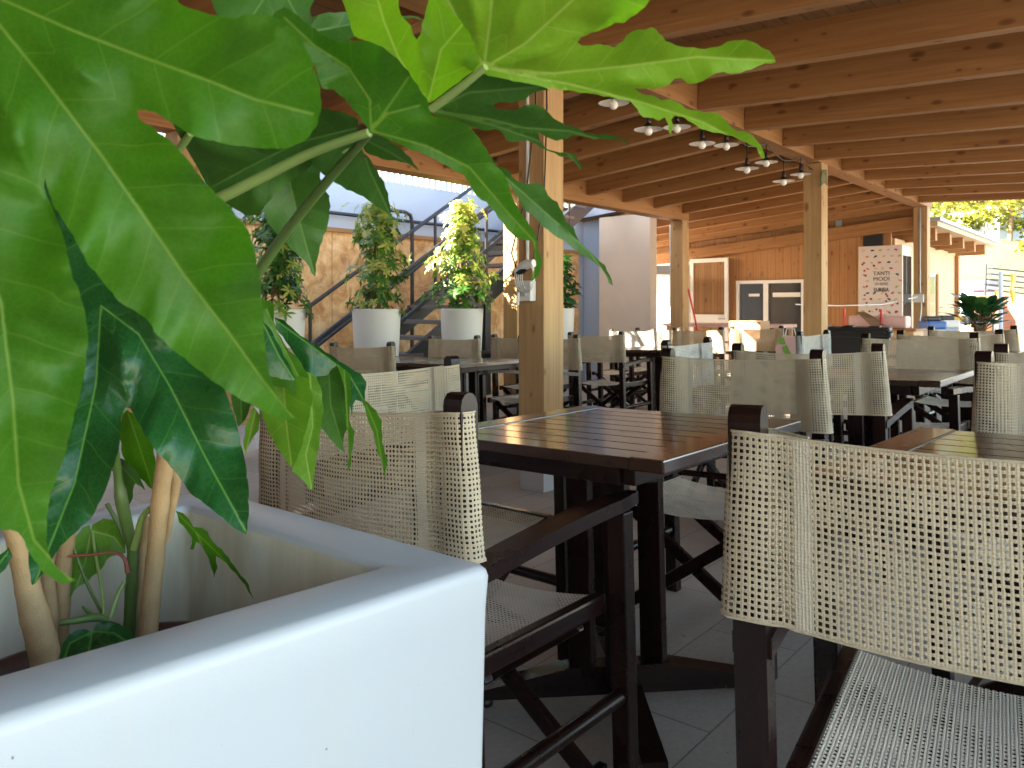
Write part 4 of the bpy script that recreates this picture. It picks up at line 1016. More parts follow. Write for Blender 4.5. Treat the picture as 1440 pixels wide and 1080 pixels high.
# ---- hillside with pines and white villas
mb = MB(); mb.keep = True
def hz(x, y):
    d = (y - 30) ; return max(-.4, d * .23 + 2.2 * math.sin(x * .07) + 1.5 * mnoise.noise(Vector((x * .05, y * .05, 0))) * 2 - 2) if y > 34 else -.4
mb.grid(lambda i, j: ((lambda x, y: ((x, y, hz(x, y)), (x, y)))(-60 + 260 * i, 34 + 130 * j)), 60, 40)
M_['hill'] = plain('dry_hill_grass', (.13, .15, .05), .9, var=.4, scale=.4)
tag(mb.build('hillside', M_['hill']), kind='structure')
M_['pine'] = crownmat('pine_foliage', [(0, (.06, .08, .012)), (.5, (.17, .18, .02)), (1, (.30, .28, .04))], .35)
random.seed(21)
def tree(x, y, h, rad, label):
    z = hz(x, y); r = thing('pine_tree', label, 'tree', Matrix.Translation((x, y, z - .2)), 'pines on the sunlit hillside')
    mb = MB(); tp = [(0, 0, 0), (.15, .1, h * .35), (.0, .2, h * .7), (.1, .1, h * .9)]; mb.tube(tp, [.15, .12, .08, .04], 8)
    for k in range(5):
        an = k * 1.3; mb.tube([(0.05, .1, h * (.4 + .08 * k)), (math.cos(an) * rad * .6, math.sin(an) * rad * .6, h * (.55 + .07 * k))], [.07, .02], 6)
    mb.build('trunk', M_['trunk'], r)
    C = Crown(); lobes = [Vector((math.cos(k * 1.3) * rad * .55, math.sin(k * 1.3) * rad * .55, h * (.30 + .085 * k))) for k in range(8)] + [Vector((0, 0, h * .95))]
    for i in range(900):
        lb = random.choice(lobes); v = Vector((random.gauss(0, 1), random.gauss(0, 1), random.gauss(0, .65))); v = v.normalized() * rad * .55 * random.random() ** .4
        c = lb + Vector((v.x, v.y, v.z * .7)); hue = .5 + .5 * mnoise.noise(c * 1.1)
        d = Vector((random.gauss(0, 1), random.gauss(0, 1), random.gauss(0, .6)))
        C.leaflet(c, d, Vector((random.gauss(0, 1), random.gauss(0, 1), 1)), random.uniform(.22, .40), .22, max(0, min(1, hue + random.uniform(-.2, .2))), .2)
    C.build('crown', M_['pine'], r)
tl = [(1340, 66, 6, 2.8, 'pine rising just above the annex roof edge'), (1362, 60, 5, 2.4, 'small pine left of the middle white villa'), (1356, 84, 8, 3.4, 'pine beside the white villa above the annex roof'),
      (1394, 74, 7, 3.0, 'pine right behind the middle white villa'), (1432, 56, 8, 3.4, 'broad bushy pine at the right edge, nearest of all'), (1418, 66, 6, 2.6, 'pine between the small white building and the right edge'),
      (1378, 100, 9, 4.0, 'tall pine high above the middle villa'), (1408, 96, 8, 3.6, 'pine left of the high right-hand villa'), (1446, 84, 10, 3.8, 'tallest pine, cut by the right edge high up'),
      (1344, 112, 9, 4.2, 'distant pine at the top left of the hillside'), (1392, 124, 9, 4.4, 'distant pine under the beam in the middle of the hill'), (1430, 118, 9, 4.4, 'distant pine top right under the last joist'),
      (1384, 50, 3.5, 1.8, 'low bushy pine below the middle villa'), (1420, 46, 4, 2.0, 'low bushy pine at the foot of the slope on the right'), (1366, 76, 5, 2.6, 'rounded pine between the two left villas')]
tl += [(1328, 74, 4, 2.2, 'pine peeping over the annex roof at the far left'), (1376, 70, 4.5, 2.2, 'pine between the small and the middle villa'), (1404, 60, 4.2, 2.2, 'pine just above the small bright building'),
       (1414, 84, 6, 3.0, 'pine in the cleft left of the high villa'), (1436, 68, 6, 2.8, 'pine behind the broad one at the right edge'), (1350, 70, 4, 2.2, 'pine under the left villa'), (1398, 54, 3.6, 2.0, 'low pine left of the small bright building')]
for u, y, h, rad, lab in tl: tree(*upx(u, y), h, rad, 'sunlit yellow-green ' + lab)
C = Crown(); random.seed(33)
for k in range(230):
    y = random.uniform(36, 135); u = random.uniform(1300, 1475); x, _ = upx(u, y); c0 = Vector((x, y, hz(x, y) + .3)); rr = random.uniform(.8, 2.0) * (.7 + y / 130); hu = random.uniform(.2, .9)
    if any(abs(u - uu) < wd and y < yy for uu, yy, wd in ((1383, 58, 42), (1425, 78, 30), (1352, 76, 24), (1408, 50, 30))): continue
    rr *= .8
    for i in range(150):
        v = Vector((random.gauss(0, 1), random.gauss(0, 1), abs(random.gauss(0, .8)))).normalized() * rr * random.random() ** .35
        C.leaflet(c0 + v, Vector((random.gauss(0, 1), random.gauss(0, 1), random.gauss(0, .6))), Vector((random.gauss(0, 1), random.gauss(0, 1), 1)), random.uniform(.22, .36) * (.6 + y / 120), .20 * (.6 + y / 120), max(0, min(1, hu + random.uniform(-.2, .2))), .2)
tag(C.build('hillside_scrub', M_['pine'], None), 'dense sunlit scrub and far pines covering the slope', 'scrub', kind='stuff')
def villa(u, y, w_, d_, h_, label):
    x, _ = upx(u, y); z = hz(x, y); r = thing('villa', label, 'house', Matrix.Translation((x, y, z)), 'white villas on the hillside')
    mb = MB(); mb.box((0, 0, h_ / 2 - .5), (w_, d_, h_ + 1)); mb.build('wall', M_['whitewall'], r)
    mb = MB(); mb.box((0, 0, h_ + .1), (w_ + .8, d_ + .8, .2)); mb.build('roof', M_['concrete'], r)
    for k in (-1, 0, 1):
        mb = MB(); mb.box((k * w_ * .3, -d_ / 2 - .03, h_ * .55), (w_ * .2, .08, h_ * .42)); mb.build('window', M_['glass'], r)
villa(1383, 58, 5, 4, 2.6, 'white villa with dark windows in the middle of the hillside'); villa(1425, 78, 7, 5, 3, 'white villa high on the right of the hillside')
villa(1352, 76, 6, 5, 3, 'white villa on the left of the hillside above the annex roof'); villa(1408, 50, 2.2, 3, 1.9, 'small bright white building low on the hillside')

# ================================================================== WHITE PLANTER, INNER POT, BIG-LEAVED PLANT
pl = thing('planter_box', 'large white plastic planter box with thick rounded rim in the foreground', 'planter', at(.0, .88, 0))
IM = pl.matrix_basis.inverted() @ RB
a1, b0, zt = .668, .598, .77; a0, b1 = -.62, 1.20; rw = .086
def ring(inset, z, r, n=7):
    """rounded rectangle at height z"""
    x0, x1, y0, y1 = a0 + inset, a1 - inset, b0 + inset, b1 - inset; out = []
    for cx_, cy_, s_ in ((x1 - r, y1 - r, 0), (x0 + r, y1 - r, 90), (x0 + r, y0 + r, 180), (x1 - r, y0 + r, 270)):
        for k in range(n + 1):
            q = R(s_ + 90 * k / n); out.append((cx_ + r * math.cos(q), cy_ + r * math.sin(q), z))
    return out
rings = [(.012, 0, .014), (.002, zt - .05, .012), (.0, zt - .014, .012), (.0018, zt - .0065, .012), (.0055, zt - .002, .012), (.011, zt, .011), (rw - .008, zt, .010), (rw - .003, zt - .002, .010), (rw, zt - .008, .010), (rw + .004, zt - .14, .012), (rw + .012, .30, .014)]
mb = MB(); rr = [ring(*q) for q in rings]; n = len(rr[0]); vs = [p for q in rr for p in q]; fs = []
for i in range(len(rr) - 1):
    for k in range(n): k2 = (k + 1) % n; fs.append([i * n + k, i * n + k2, (i + 1) * n + k2, (i + 1) * n + k])
mb.add(vs, fs, None, None, 0, True); mb.add(rr[-1], [list(range(n))], None)
mb.add(rr[0], [list(range(n))[::-1]], None)
M_['planter_in'] = None
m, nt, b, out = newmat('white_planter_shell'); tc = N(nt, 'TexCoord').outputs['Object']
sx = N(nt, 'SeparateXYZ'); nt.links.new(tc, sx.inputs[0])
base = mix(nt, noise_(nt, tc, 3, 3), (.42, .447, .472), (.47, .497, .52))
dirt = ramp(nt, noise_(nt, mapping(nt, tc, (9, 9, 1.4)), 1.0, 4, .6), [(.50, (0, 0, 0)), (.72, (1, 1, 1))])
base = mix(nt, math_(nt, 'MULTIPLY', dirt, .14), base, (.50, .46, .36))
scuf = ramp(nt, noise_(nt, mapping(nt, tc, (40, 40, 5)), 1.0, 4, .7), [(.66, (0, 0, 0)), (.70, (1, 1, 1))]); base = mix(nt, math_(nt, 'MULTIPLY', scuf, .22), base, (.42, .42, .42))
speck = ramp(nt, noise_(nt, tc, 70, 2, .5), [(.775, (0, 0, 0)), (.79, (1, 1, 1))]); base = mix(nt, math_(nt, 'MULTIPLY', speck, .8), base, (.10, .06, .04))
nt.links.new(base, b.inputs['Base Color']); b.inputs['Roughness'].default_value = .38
bump(nt, b, noise_(nt, tc, 260, 3), .10, .001)
q6, q2 = R(-5.5), R(2.0)
def shear(p):
    da, db = p[0] - a1, p[1] - b0
    return Vector((a1 + da * math.cos(q6) - db * math.sin(q2), b0 + da * math.sin(q6) + db * math.cos(q2), p[2]))
mb.v = [shear(p) for p in mb.v]
m2, nt2, bb2, oo2 = newmat('stained_planter_inside'); tc2 = N(nt2, 'TexCoord').outputs['Object']
st2 = ramp(nt2, noise_(nt2, mapping(nt2, tc2, (7, 7, 1.6)), 1.0, 5, .65), [(.38, (.60, .57, .47)), (.62, (.44, .39, .25))])
nt2.links.new(st2, bb2.inputs['Base Color']); bb2.inputs['Roughness'].default_value = .5
nn = len(rings)
for fi in range((len(rings) - 2) * n, len(mb.mi)): mb.mi[fi] = 1
for fi in range((len(rings) - 3) * n, (len(rings) - 1) * n): mb.mi[fi] = 1
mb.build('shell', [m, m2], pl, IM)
ip = thing('nursery_pot', 'brown plastic nursery pot of dark soil standing inside the white planter', 'pot', at(.36, .885, 0))
mb = MB(); mb.lathe([(.17, .27), (.205, .615), (.215, .62), (.217, .635), (.205, .637), (.200, .615), (.195, .555)], 48); mb.build('shell', M_['potinner'], ip)
mb = MB()
def soilf(i, j):
    r_, q = .198 * j, 2 * math.pi * i; x, y = r_ * math.cos(q), r_ * math.sin(q)
    return (x, y, .590 + .010 * mnoise.noise(Vector((x * 25, y * 25, 0))) + .004 * mnoise.noise(Vector((x * 90, y * 90, 3)))), (x, y)
mb.keep = True; mb.grid(soilf, 48, 16); mb.build('soil', M_['soil'], ip)

PLANT = thing('big_leaf_plant', 'large-leaved fatsia with pale cane stems rising from the white planter', 'plant', Matrix.Translation((-.45, .88, .64)))
PI_ = PLANT.matrix_basis.inverted()
def solve_affine(cps):
    """least-squares Y(u, v) = c0 + c1 u + c2 v (+ c3 uv-type curvature when 6 or more points are given)"""
    k = 3 if len(cps) < 6 else 6
    def bas(u, v):
        u, v = u / 500, v / 500; q = [1, u, v, u * u, u * v, v * v]; return q[:k]
    n = k; Mx = [[0.0] * (n + 1) for _ in range(n)]
    for u, v, Y in cps:
        q = bas(u, v)
        for i in range(n):
            for j in range(n): Mx[i][j] += q[i] * q[j]
            Mx[i][n] += q[i] * Y
    for i in range(n): Mx[i][i] += 1e-7
    for i in range(n):
        p = max(range(i, n), key=lambda r_: abs(Mx[r_][i])); Mx[i], Mx[p] = Mx[p], Mx[i]
        for r_ in range(n):
            if r_ != i and abs(Mx[i][i]) > 1e-12:
                f = Mx[r_][i] / Mx[i][i]
                for c in range(i, n + 1): Mx[r_][c] -= f * Mx[i][c]
    co = [Mx[i][n] / Mx[i][i] for i in range(n)]
    return lambda u, v: sum(c * q for c, q in zip(co, bas(u, v)))
def inside(p, poly):
    x, y = p; c = False; n = len(poly); j = n - 1
    for i in range(n):
        xi, yi = poly[i]; xj, yj = poly[j]
        if (yi > y) != (yj > y) and x < (xj - xi) * (y - yi) / (yj - yi) + xi: c = not c
        j = i
    return c
def seg_d(p, a_, b_):
    ax, ay = a_; dx, dy = b_[0] - ax, b_[1] - ay; L2 = dx * dx + dy * dy or 1e-9
    t_ = max(0, min(1, ((p[0] - ax) * dx + (p[1] - ay) * dy) / L2)); qx, qy = ax + t_ * dx, ay + t_ * dy
    return math.hypot(p[0] - qx, p[1] - qy), t_
def smooth(poly, jag=0.0, seed=0):
    """subdivide the traced outline, rounding its corners and adding the leaf's small teeth"""
    n = len(poly); out = []
    for i in range(n):
        p0, p1, p2, p3 = poly[i - 1], poly[i], poly[(i + 1) % n], poly[(i + 2) % n]
        L = math.hypot(p2[0] - p1[0], p2[1] - p1[1]); k = max(1, int(L / 7))
        for q in range(k):
            t_ = q / k
            def cr(a_, b_, c_, d_): return .5 * (2 * b_ + (c_ - a_) * t_ + (2 * a_ - 5 * b_ + 4 * c_ - d_) * t_ ** 2 + (3 * b_ - a_ - 3 * c_ + d_) * t_ ** 3)
            f = .65
            x = f * cr(p0[0], p1[0], p2[0], p3[0]) + (1 - f) * (p1[0] + (p2[0] - p1[0]) * t_)
            y = f * cr(p0[1], p1[1], p2[1], p3[1]) + (1 - f) * (p1[1] + (p2[1] - p1[1]) * t_)
            if jag and q == k // 2 and L > 14:
                nx, ny = -(p2[1] - p1[1]) / L, (p2[0] - p1[0]) / L; x += nx * jag; y += ny * jag
            out.append((x, y))
    return out
LEAFN = [0]
def leaf(poly, ribs, depth, mat='leaf', fold=.22, wave=.010, label=None, step=7, hue=0, parent=None, inv=None, name='leaf'):
    LEAFN[0] += 1; sd = LEAFN[0] * 3.7
    Yf = solve_affine(depth); poly = smooth(poly, 1.3)
    pts = [Vector(p) for p in poly]; n = len(pts); edges = [(i, (i + 1) % n) for i in range(n)]
    rib_s = []
    for rb in ribs:
        s_ = [0]
        for i in range(len(rb) - 1): s_.append(s_[-1] + math.hypot(rb[i + 1][0] - rb[i][0], rb[i + 1][1] - rb[i][1]))
        rib_s.append(s_)
        prev = None
        for i in range(len(rb) - 1):
            k = max(1, int((s_[i + 1] - s_[i]) / 8))
            for q in range(k + (i == len(rb) - 2)):
                t_ = q / k; p = (rb[i][0] + (rb[i + 1][0] - rb[i][0]) * t_, rb[i][1] + (rb[i + 1][1] - rb[i][1]) * t_)
                if not inside(p, poly): prev = None; continue
                pts.append(Vector(p))
                if prev is not None: edges.append((prev, len(pts) - 1))
                prev = len(pts) - 1
    x0, x1 = min(p[0] for p in poly), max(p[0] for p in poly); y0, y1 = min(p[1] for p in poly), max(p[1] for p in poly)
    rnd = random.Random(LEAFN[0]); y = y0; row = 0
    while y < y1:
        x = x0 + (row % 2) * step / 2
        while x < x1:
            p = (x + rnd.uniform(-1, 1), y + rnd.uniform(-1, 1))
            if inside(p, poly): pts.append(Vector(p))
            x += step
        y += step * .87; row += 1
    vo, eo, fo, *_ = delaunay_2d_cdt(pts, edges, [], 1, .01)
    vs = []; dd = []; ss = []
    for p in vo:
        best = (1e9, 0, 0)
        for rb, s_ in zip(ribs, rib_s):
            for i in range(len(rb) - 1):
                d, t_ = seg_d(p, rb[i], rb[i + 1])
                if d < best[0]: best = (d, s_[i] + t_ * (s_[i + 1] - s_[i]), 0)
        Y = max(.12, Yf(p[0], p[1])); dm = best[0] / F * Y; sm_ = best[1] / F * Y
        q = (sm_ - dm * .75) / .026; fr = abs(q - math.floor(q) - .5)
        z_ = -fold * min(dm, .05) + wave * .35 * math.cos(2 * math.pi * fr) * min(1, dm / .02) * .35
        z_ += wave * (min(1, dm / .03) + .8 * min(1, dm / .04) ** 3) * math.sin(sm_ * 62 + sd + p[0] * .004) + wave * .5 * mnoise.noise(Vector((p[0] * .012, p[1] * .012, sd)))
        vs.append(px(p[0], p[1], Y + z_)); dd.append(dm); ss.append(sm_)
    mb = MB(); mb.keep = True; mb.add(vs, [list(f)[::-1] for f in fo], None, None, 0, True)
    o = mb.build(name, M_[mat], parent or PLANT, inv or PI_, {'d': dd, 's': ss})
    if label: o['label'] = label
    return o
def stalk(pts_, rads, mat='greenstem', name='petiole', seg=12, parent=None, inv=None):
    """pts_: (u, v, Y); rads in picture pixels at that depth"""
    ps = [px(*p) for p in pts_]; rs = [r_ / F * p[2] for r_, p in zip(rads, pts_)]
    out = []; ro = []   # smooth the polyline
    n = len(ps)
    for i in range(n - 1):
        a_, b_, c_, d_ = ps[max(i - 1, 0)], ps[i], ps[i + 1], ps[min(i + 2, n - 1)]
        for q in range(6):
            t_ = q / 6; out.append(.5 * (2 * b_ + (c_ - a_) * t_ + (2 * a_ - 5 * b_ + 4 * c_ - d_) * t_ ** 2 + (3 * b_ - a_ - 3 * c_ + d_) * t_ ** 3)); ro.append(rs[i] + (rs[i + 1] - rs[i]) * t_)
    out.append(ps[-1]); ro.append(rs[-1])
    if name == 'stem':   # swollen leaf-scar rings
        ro = [r_ * (1 + (.045 if i % 5 == 2 else -.01)) for i, r_ in enumerate(ro)]
    mb = MB(); mb.tube(out, ro, seg); return mb.build(name, M_[mat], parent or PLANT, inv or PI_)

# --- biggest leaf, nearest the lens, centre beyond the top left corner
leaf([(-190, -140), (60, -150), (200, -60), (249, 0), (268, 12), (323, 25), (350, 19), (373, 20), (400, 32), (420, 50), (436, 80), (449, 118), (452, 150), (445, 178), (428, 198), (398, 209), (360, 208), (320, 203), (272, 191), (226, 163),
      (205, 155), (193, 155), (195, 166), (212, 177), (241, 199), (268, 229), (290, 258), (322, 290), (348, 322), (358, 350), (366, 395), (370, 440), (374, 500), (385, 545), (400, 572), (420, 590), (395, 590), (365, 575), (338, 562), (316, 548), (295, 533), (272, 515), (241, 490), (217, 467), (206, 448), (167, 424), (144, 395),
      (124, 372), (110, 345), (90, 312), (74, 288), (66, 262), (63, 250), (62, 262), (74, 293), (90, 335), (101, 385), (110, 405), (120, 440), (124, 475), (119, 525), (111, 560), (100, 605), (90, 645), (75, 685), (68, 712), (66, 745), (68, 775), (82, 800), (108, 817), (85, 820), (60, 804), (40, 775), (25, 748), (-10, 742), (-120, 690), (-220, 300)],
     [[(-120, -70), (-60, -20), (0, -2), (100, 42), (200, 80), (290, 112), (360, 140), (440, 160)], [(-120, -70), (0, 36), (60, 110), (140, 215), (200, 300), (260, 388), (320, 465), (370, 535), (412, 586)],
      [(-120, -70), (-40, 250), (2, 430), (18, 560), (26, 680), (48, 760), (100, 816)]],
     [(-120, -70, .50), (440, 160, .47), (410, 586, .56), (30, 780, .50), (0, 0, .47), (200, 300, .49), (0, 400, .45)], 'leaf', .30, .007, 'broad mid-green leaf nearest the camera with pale midribs', step=8)
# dark leaf behind it
leaf([(58, 240), (80, 255), (100, 300), (130, 345), (150, 370), (210, 430), (290, 510), (317, 550), (334, 601), (346, 655), (350, 690), (350, 725), (346, 751), (330, 743), (295, 714), (268, 694), (249, 667), (218, 632), (202, 609), (190, 585), (183, 574), (176, 573), (171, 585), (167, 632), (148, 690), (128, 729), (97, 757), (78, 778), (62, 805), (45, 823), (40, 790), (42, 740), (60, 690), (85, 600), (95, 500), (90, 400), (70, 320)],
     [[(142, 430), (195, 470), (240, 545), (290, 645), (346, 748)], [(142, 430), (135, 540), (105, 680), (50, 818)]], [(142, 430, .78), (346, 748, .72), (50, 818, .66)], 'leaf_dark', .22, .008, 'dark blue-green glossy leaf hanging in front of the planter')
stalk([(142, 430, .78), (120, 470, .82), (105, 560, .86)], [5, 5, 5], 'darkstem')
# leaf with long drooping lobes toward the middle
leaf([(520, 187), (533, 189), (564, 204), (600, 218), (613, 224), (633, 236), (653, 247), (662, 260), (671, 276), (684, 284), (696, 298), (707, 313), (720, 329), (733, 336), (749, 338), (752, 351), (754, 373), (746, 397), (753, 391), (760, 378), (761, 362), (756, 349), (753, 331), (744, 316), (731, 298), (720, 276), (711, 249), (696, 231), (687, 216), (678, 202), (664, 182), (651, 173), (629, 167), (607, 162), (603, 146), (591, 127), (578, 107), (564, 89), (544, 71), (524, 60), (498, 57), (478, 60), (455, 50), (430, 32), (400, 10), (380, 30), (410, 60), (432, 78), (446, 100), (453, 124), (470, 126), (490, 145), (506, 164), (516, 178)],
     [[(522, 184), (600, 205), (660, 235), (715, 300), (752, 340), (750, 390)], [(522, 184), (545, 160), (590, 148)], [(522, 184), (520, 140), (490, 95), (440, 62), (400, 25)], [(522, 184), (560, 130), (575, 108)]],
     [(522, 184, .66), (750, 390, .74), (410, 30, .60)], 'leaf', .24, .010, 'mid-green leaf arching over to a long drooping tip')
leaf([(690, 228), (716, 240), (720, 248), (738, 258), (756, 256), (766, 264), (771, 275), (784, 284), (791, 298), (796, 311), (807, 320), (816, 345), (800, 327), (790, 316), (793, 328), (818, 342), (836, 360), (851, 373), (860, 393), (862, 402), (856, 398), (849, 382), (833, 367), (816, 358), (800, 344), (778, 330), (762, 318), (753, 307), (738, 296), (724, 271), (706, 249)],
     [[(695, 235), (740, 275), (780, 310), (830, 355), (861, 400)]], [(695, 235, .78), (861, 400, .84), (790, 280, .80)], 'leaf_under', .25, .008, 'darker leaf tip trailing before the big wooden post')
# bright young leaf at top centre
leaf([(600, -40), (622, 0), (633, 13), (649, 31), (662, 49), (671, 69), (675, 88), (666, 100), (682, 104), (696, 108), (760, 121), (782, 125), (800, 127), (840, 133), (862, 137), (887, 143), (896, 153), (905, 165), (918, 166), (926, 170), (935, 165), (940, 176), (943, 190), (947, 178), (944, 168), (949, 163), (962, 165), (980, 177), (993, 183), (1013, 187), (1031, 191), (1049, 200), (1064, 207), (1071, 222), (1076, 223), (1073, 211), (1064, 198), (1053, 187), (1036, 184), (1027, 178), (1011, 160), (989, 158), (964, 153), (953, 144), (942, 139), (930, 141), (924, 137), (902, 132), (892, 124), (909, 124), (924, 124), (942, 118), (949, 111), (958, 110), (968, 118), (979, 117), (996, 109), (1007, 103), (1018, 101), (1033, 103), (1049, 99), (1064, 94), (1076, 89), (1091, 87), (1089, 80), (1082, 71), (1071, 67), (1056, 58), (1031, 57), (1009, 66), (991, 69), (960, 66), (951, 64), (936, 58), (927, 47), (916, 38), (907, 42), (889, 44), (876, 58), (864, 67), (849, 63), (831, 64), (818, 64), (812, 59), (818, 52), (831, 46), (849, 40), (864, 32), (878, 32), (887, 24), (907, 10), (914, 0), (950, -60), (840, -140), (700, -150)],
     [[(681, 95), (740, 60), (800, 5), (860, -50)], [(681, 95), (690, 20), (700, -100)], [(681, 95), (780, 103), (880, 93), (980, 80), (1090, 85)], [(681, 95), (800, 118), (900, 143), (990, 172), (1070, 215)], [(681, 95), (655, 50), (620, -20)]],
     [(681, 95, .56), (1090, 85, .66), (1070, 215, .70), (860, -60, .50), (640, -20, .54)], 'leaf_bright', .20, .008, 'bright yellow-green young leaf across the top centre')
stalk([(607, 153, .60), (645, 125, .58), (683, 94, .56)], [6, 6, 5], 'greenstem')
leaf([(603, 152), (625, 130), (670, 98), (700, 104), (760, 118), (772, 127), (752, 130), (738, 141), (720, 145), (700, 144), (694, 148), (697, 152), (713, 154), (729, 153), (738, 148), (751, 146), (764, 151), (773, 160), (787, 171), (804, 177), (816, 182), (831, 188), (851, 188), (867, 191), (880, 197), (889, 211), (884, 206), (876, 198), (853, 196), (836, 196), (818, 192), (804, 191), (796, 196), (782, 198), (769, 193), (757, 186), (764, 204), (778, 212), (796, 214), (809, 218), (817, 231), (818, 241), (811, 231), (804, 224), (787, 220), (773, 213), (760, 208), (747, 200), (733, 198), (720, 200), (711, 196), (702, 183), (680, 184), (662, 178), (640, 169), (612, 162)],
     [[(607, 155), (680, 166), (740, 180), (800, 184), (887, 208)], [(607, 155), (690, 175), (750, 195), (800, 217), (817, 238)], [(607, 155), (660, 130), (760, 122)]],
     [(607, 155, .64), (887, 208, .72), (817, 238, .74)], 'leaf_under', .22, .008, 'green leaf with two thin curled tips under the bright one')
leaf([(598, 146), (575, 115), (540, 82), (518, 60), (498, 50), (485, 10), (470, -40), (556, -50), (561, 10), (570, 28), (578, 36), (581, 48), (586, 56), (591, 48), (593, 33), (598, 18), (606, -10), (640, -40), (660, 20), (682, 70), (672, 100), (640, 122)],
     [[(602, 145), (560, 80), (540, 30), (520, -40)], [(602, 145), (620, 70), (650, 35), (700, -30)]], [(602, 145, .67), (520, -40, .66), (690, -30, .62)], 'leaf_bright', .22, .008, 'yellow-green leaf behind the bright one at top')
leaf([(300, -60), (448, -60), (442, 0), (436, 14), (438, 25), (450, 20), (462, 17), (489, 17), (511, 18), (533, 16), (556, 20), (576, 22), (589, 24), (601, 33), (588, 27), (573, 26), (556, 32), (544, 38), (533, 46), (511, 48), (500, 51), (484, 61), (462, 60), (440, 56), (415, 66), (380, 60), (330, 45), (300, 10)],
     [[(390, -30), (430, 46), (500, 33), (600, 30)], [(390, -30), (350, 30)]], [(390, -30, .72), (600, 30, .76), (340, 30, .70)], 'leaf_under', .2, .008, 'shaded leaf with one slim pointed lobe near the top')
leaf([(240, 165), (300, 190), (400, 150), (450, 152), (484, 158), (504, 169), (500, 190), (455, 215), (430, 240), (400, 262), (372, 290), (366, 302), (345, 303), (325, 290), (300, 275), (280, 240)],
     [[(500, 180), (420, 200), (340, 240), (300, 262)]], [(500, 180, .74), (260, 200, .70), (350, 300, .80)], 'leaf_under', .2, .010, 'dark shaded leaf behind the crossing stalks')
leaf([(393, 190), (440, 196), (452, 215), (450, 250), (455, 262), (463, 275), (465, 290), (462, 311), (459, 324), (453, 340), (447, 362), (443, 389), (438, 384), (429, 367), (420, 360), (409, 351), (402, 340), (387, 327), (376, 313), (369, 289), (369, 262), (376, 235)],
     [[(394, 200), (406, 250), (418, 300), (432, 350), (443, 387)]], [(394, 200, .80), (443, 387, .86), (460, 280, .84)], 'leaf_under', .20, .006, 'single pointed shaded leaf lobe before the plywood wall')
leaf([(440, 200), (505, 190), (509, 208), (522, 226), (531, 240), (540, 255), (546, 272), (549, 290), (552, 309), (544, 300), (529, 291), (518, 282), (502, 273), (487, 267), (471, 257), (455, 246), (440, 232)],
     [[(506, 196), (520, 240), (551, 306)]], [(506, 196, .76), (551, 306, .82), (440, 230, .78)], 'leaf_under', .2, .006, 'short dark leaf lobe pointing down before the blue-white wall')
leaf([(505, 190), (538, 192), (564, 209), (578, 222), (590, 241), (580, 234), (564, 228), (538, 224), (513, 213)], [[(512, 196), (550, 215), (589, 240)]], [(512, 196, .76), (589, 240, .80), (540, 220, .79)], 'leaf_under', .2, .005)
stalk([(300, 283, .72), (370, 248, .71), (440, 214, .69), (519, 186, .66)], [8.5, 8, 7, 6], 'greenstem')
stalk([(345, 268, .80), (400, 243, .79), (450, 222, .77), (497, 209, .76)], [5, 5, 4.5, 3], 'greenstem')
stalk([(350, 402, .84), (400, 330, .80), (460, 255, .74), (519, 188, .67)], [8, 7, 7, 6], 'darkstem')
stalk([(373, 212, .76), (350, 250, .78), (322, 293, .82)], [3, 3, 4], 'greenstem')
stalk([(268, 188, .66), (245, 218, .68)], [5, 6], 'greenstem')
# cluster in front of the planter-side chair
leaf([(386, 446), (400, 450), (415, 465), (432, 477), (452, 490), (470, 502), (492, 517), (507, 525), (515, 537), (512, 566), (500, 562), (494, 585), (490, 560), (484, 530), (474, 514), (460, 528), (442, 530), (430, 522), (407, 487), (388, 462)],
     [[(388, 450), (440, 488), (490, 525), (512, 563)]], [(388, 450, .92), (512, 563, .98), (430, 520, .95)], 'leaf_dark', .2, .008, 'glossy green leaf arching right above its drooping tips')
leaf([(367, 580), (365, 560), (380, 528), (410, 528), (432, 532), (440, 560), (432, 600), (424, 630), (414, 652), (410, 658), (402, 647), (390, 630), (376, 605)], [[(398, 530), (402, 590), (410, 655)]], [(398, 530, .90), (410, 655, .94), (370, 570, .92)], 'leaf_yellow', .3, .008, 'light green drooping leaf lobe')
leaf([(424, 520), (445, 530), (453, 553), (455, 580), (451, 605), (448, 630), (443, 660), (440, 689), (434, 687), (425, 675), (411, 662), (418, 630), (424, 592), (420, 550)], [[(436, 525), (440, 600), (430, 640), (438, 686)]], [(436, 525, .93), (438, 686, .97), (455, 580, .95)], 'leaf_yellow', .25, .008, 'yellow-green drooping leaf lobe')
leaf([(445, 528), (470, 507), (480, 525), (488, 550), (487, 580), (490, 600), (483, 617), (485, 637), (475, 630), (465, 618), (452, 602), (450, 560)], [[(462, 512), (465, 570), (484, 634)]], [(462, 512, .97), (484, 634, 1.02), (450, 570, .99)], 'leaf_under', .2, .006, 'dark drooping leaf lobe before the woven back')
leaf([(472, 512), (492, 526), (494, 555), (491, 590), (499, 607), (496, 630), (493, 655), (487, 670), (489, 650), (490, 625), (486, 592), (485, 556), (480, 530)], [[(484, 520), (489, 590), (488, 666)]], [(484, 520, .95), (488, 666, 1.0), (470, 560, .96)], 'leaf', .2, .006)
leaf([(508, 560), (518, 566), (529, 577), (537, 592), (538, 612), (540, 630), (545, 645), (541, 677), (537, 650), (530, 637), (526, 615), (518, 592)], [[(512, 562), (530, 605), (541, 674)]], [(512, 562, .98), (541, 674, 1.04), (520, 600, 1.0)], 'leaf', .2, .006, 'thin curling leaf tip hanging farthest right in front of the chair')
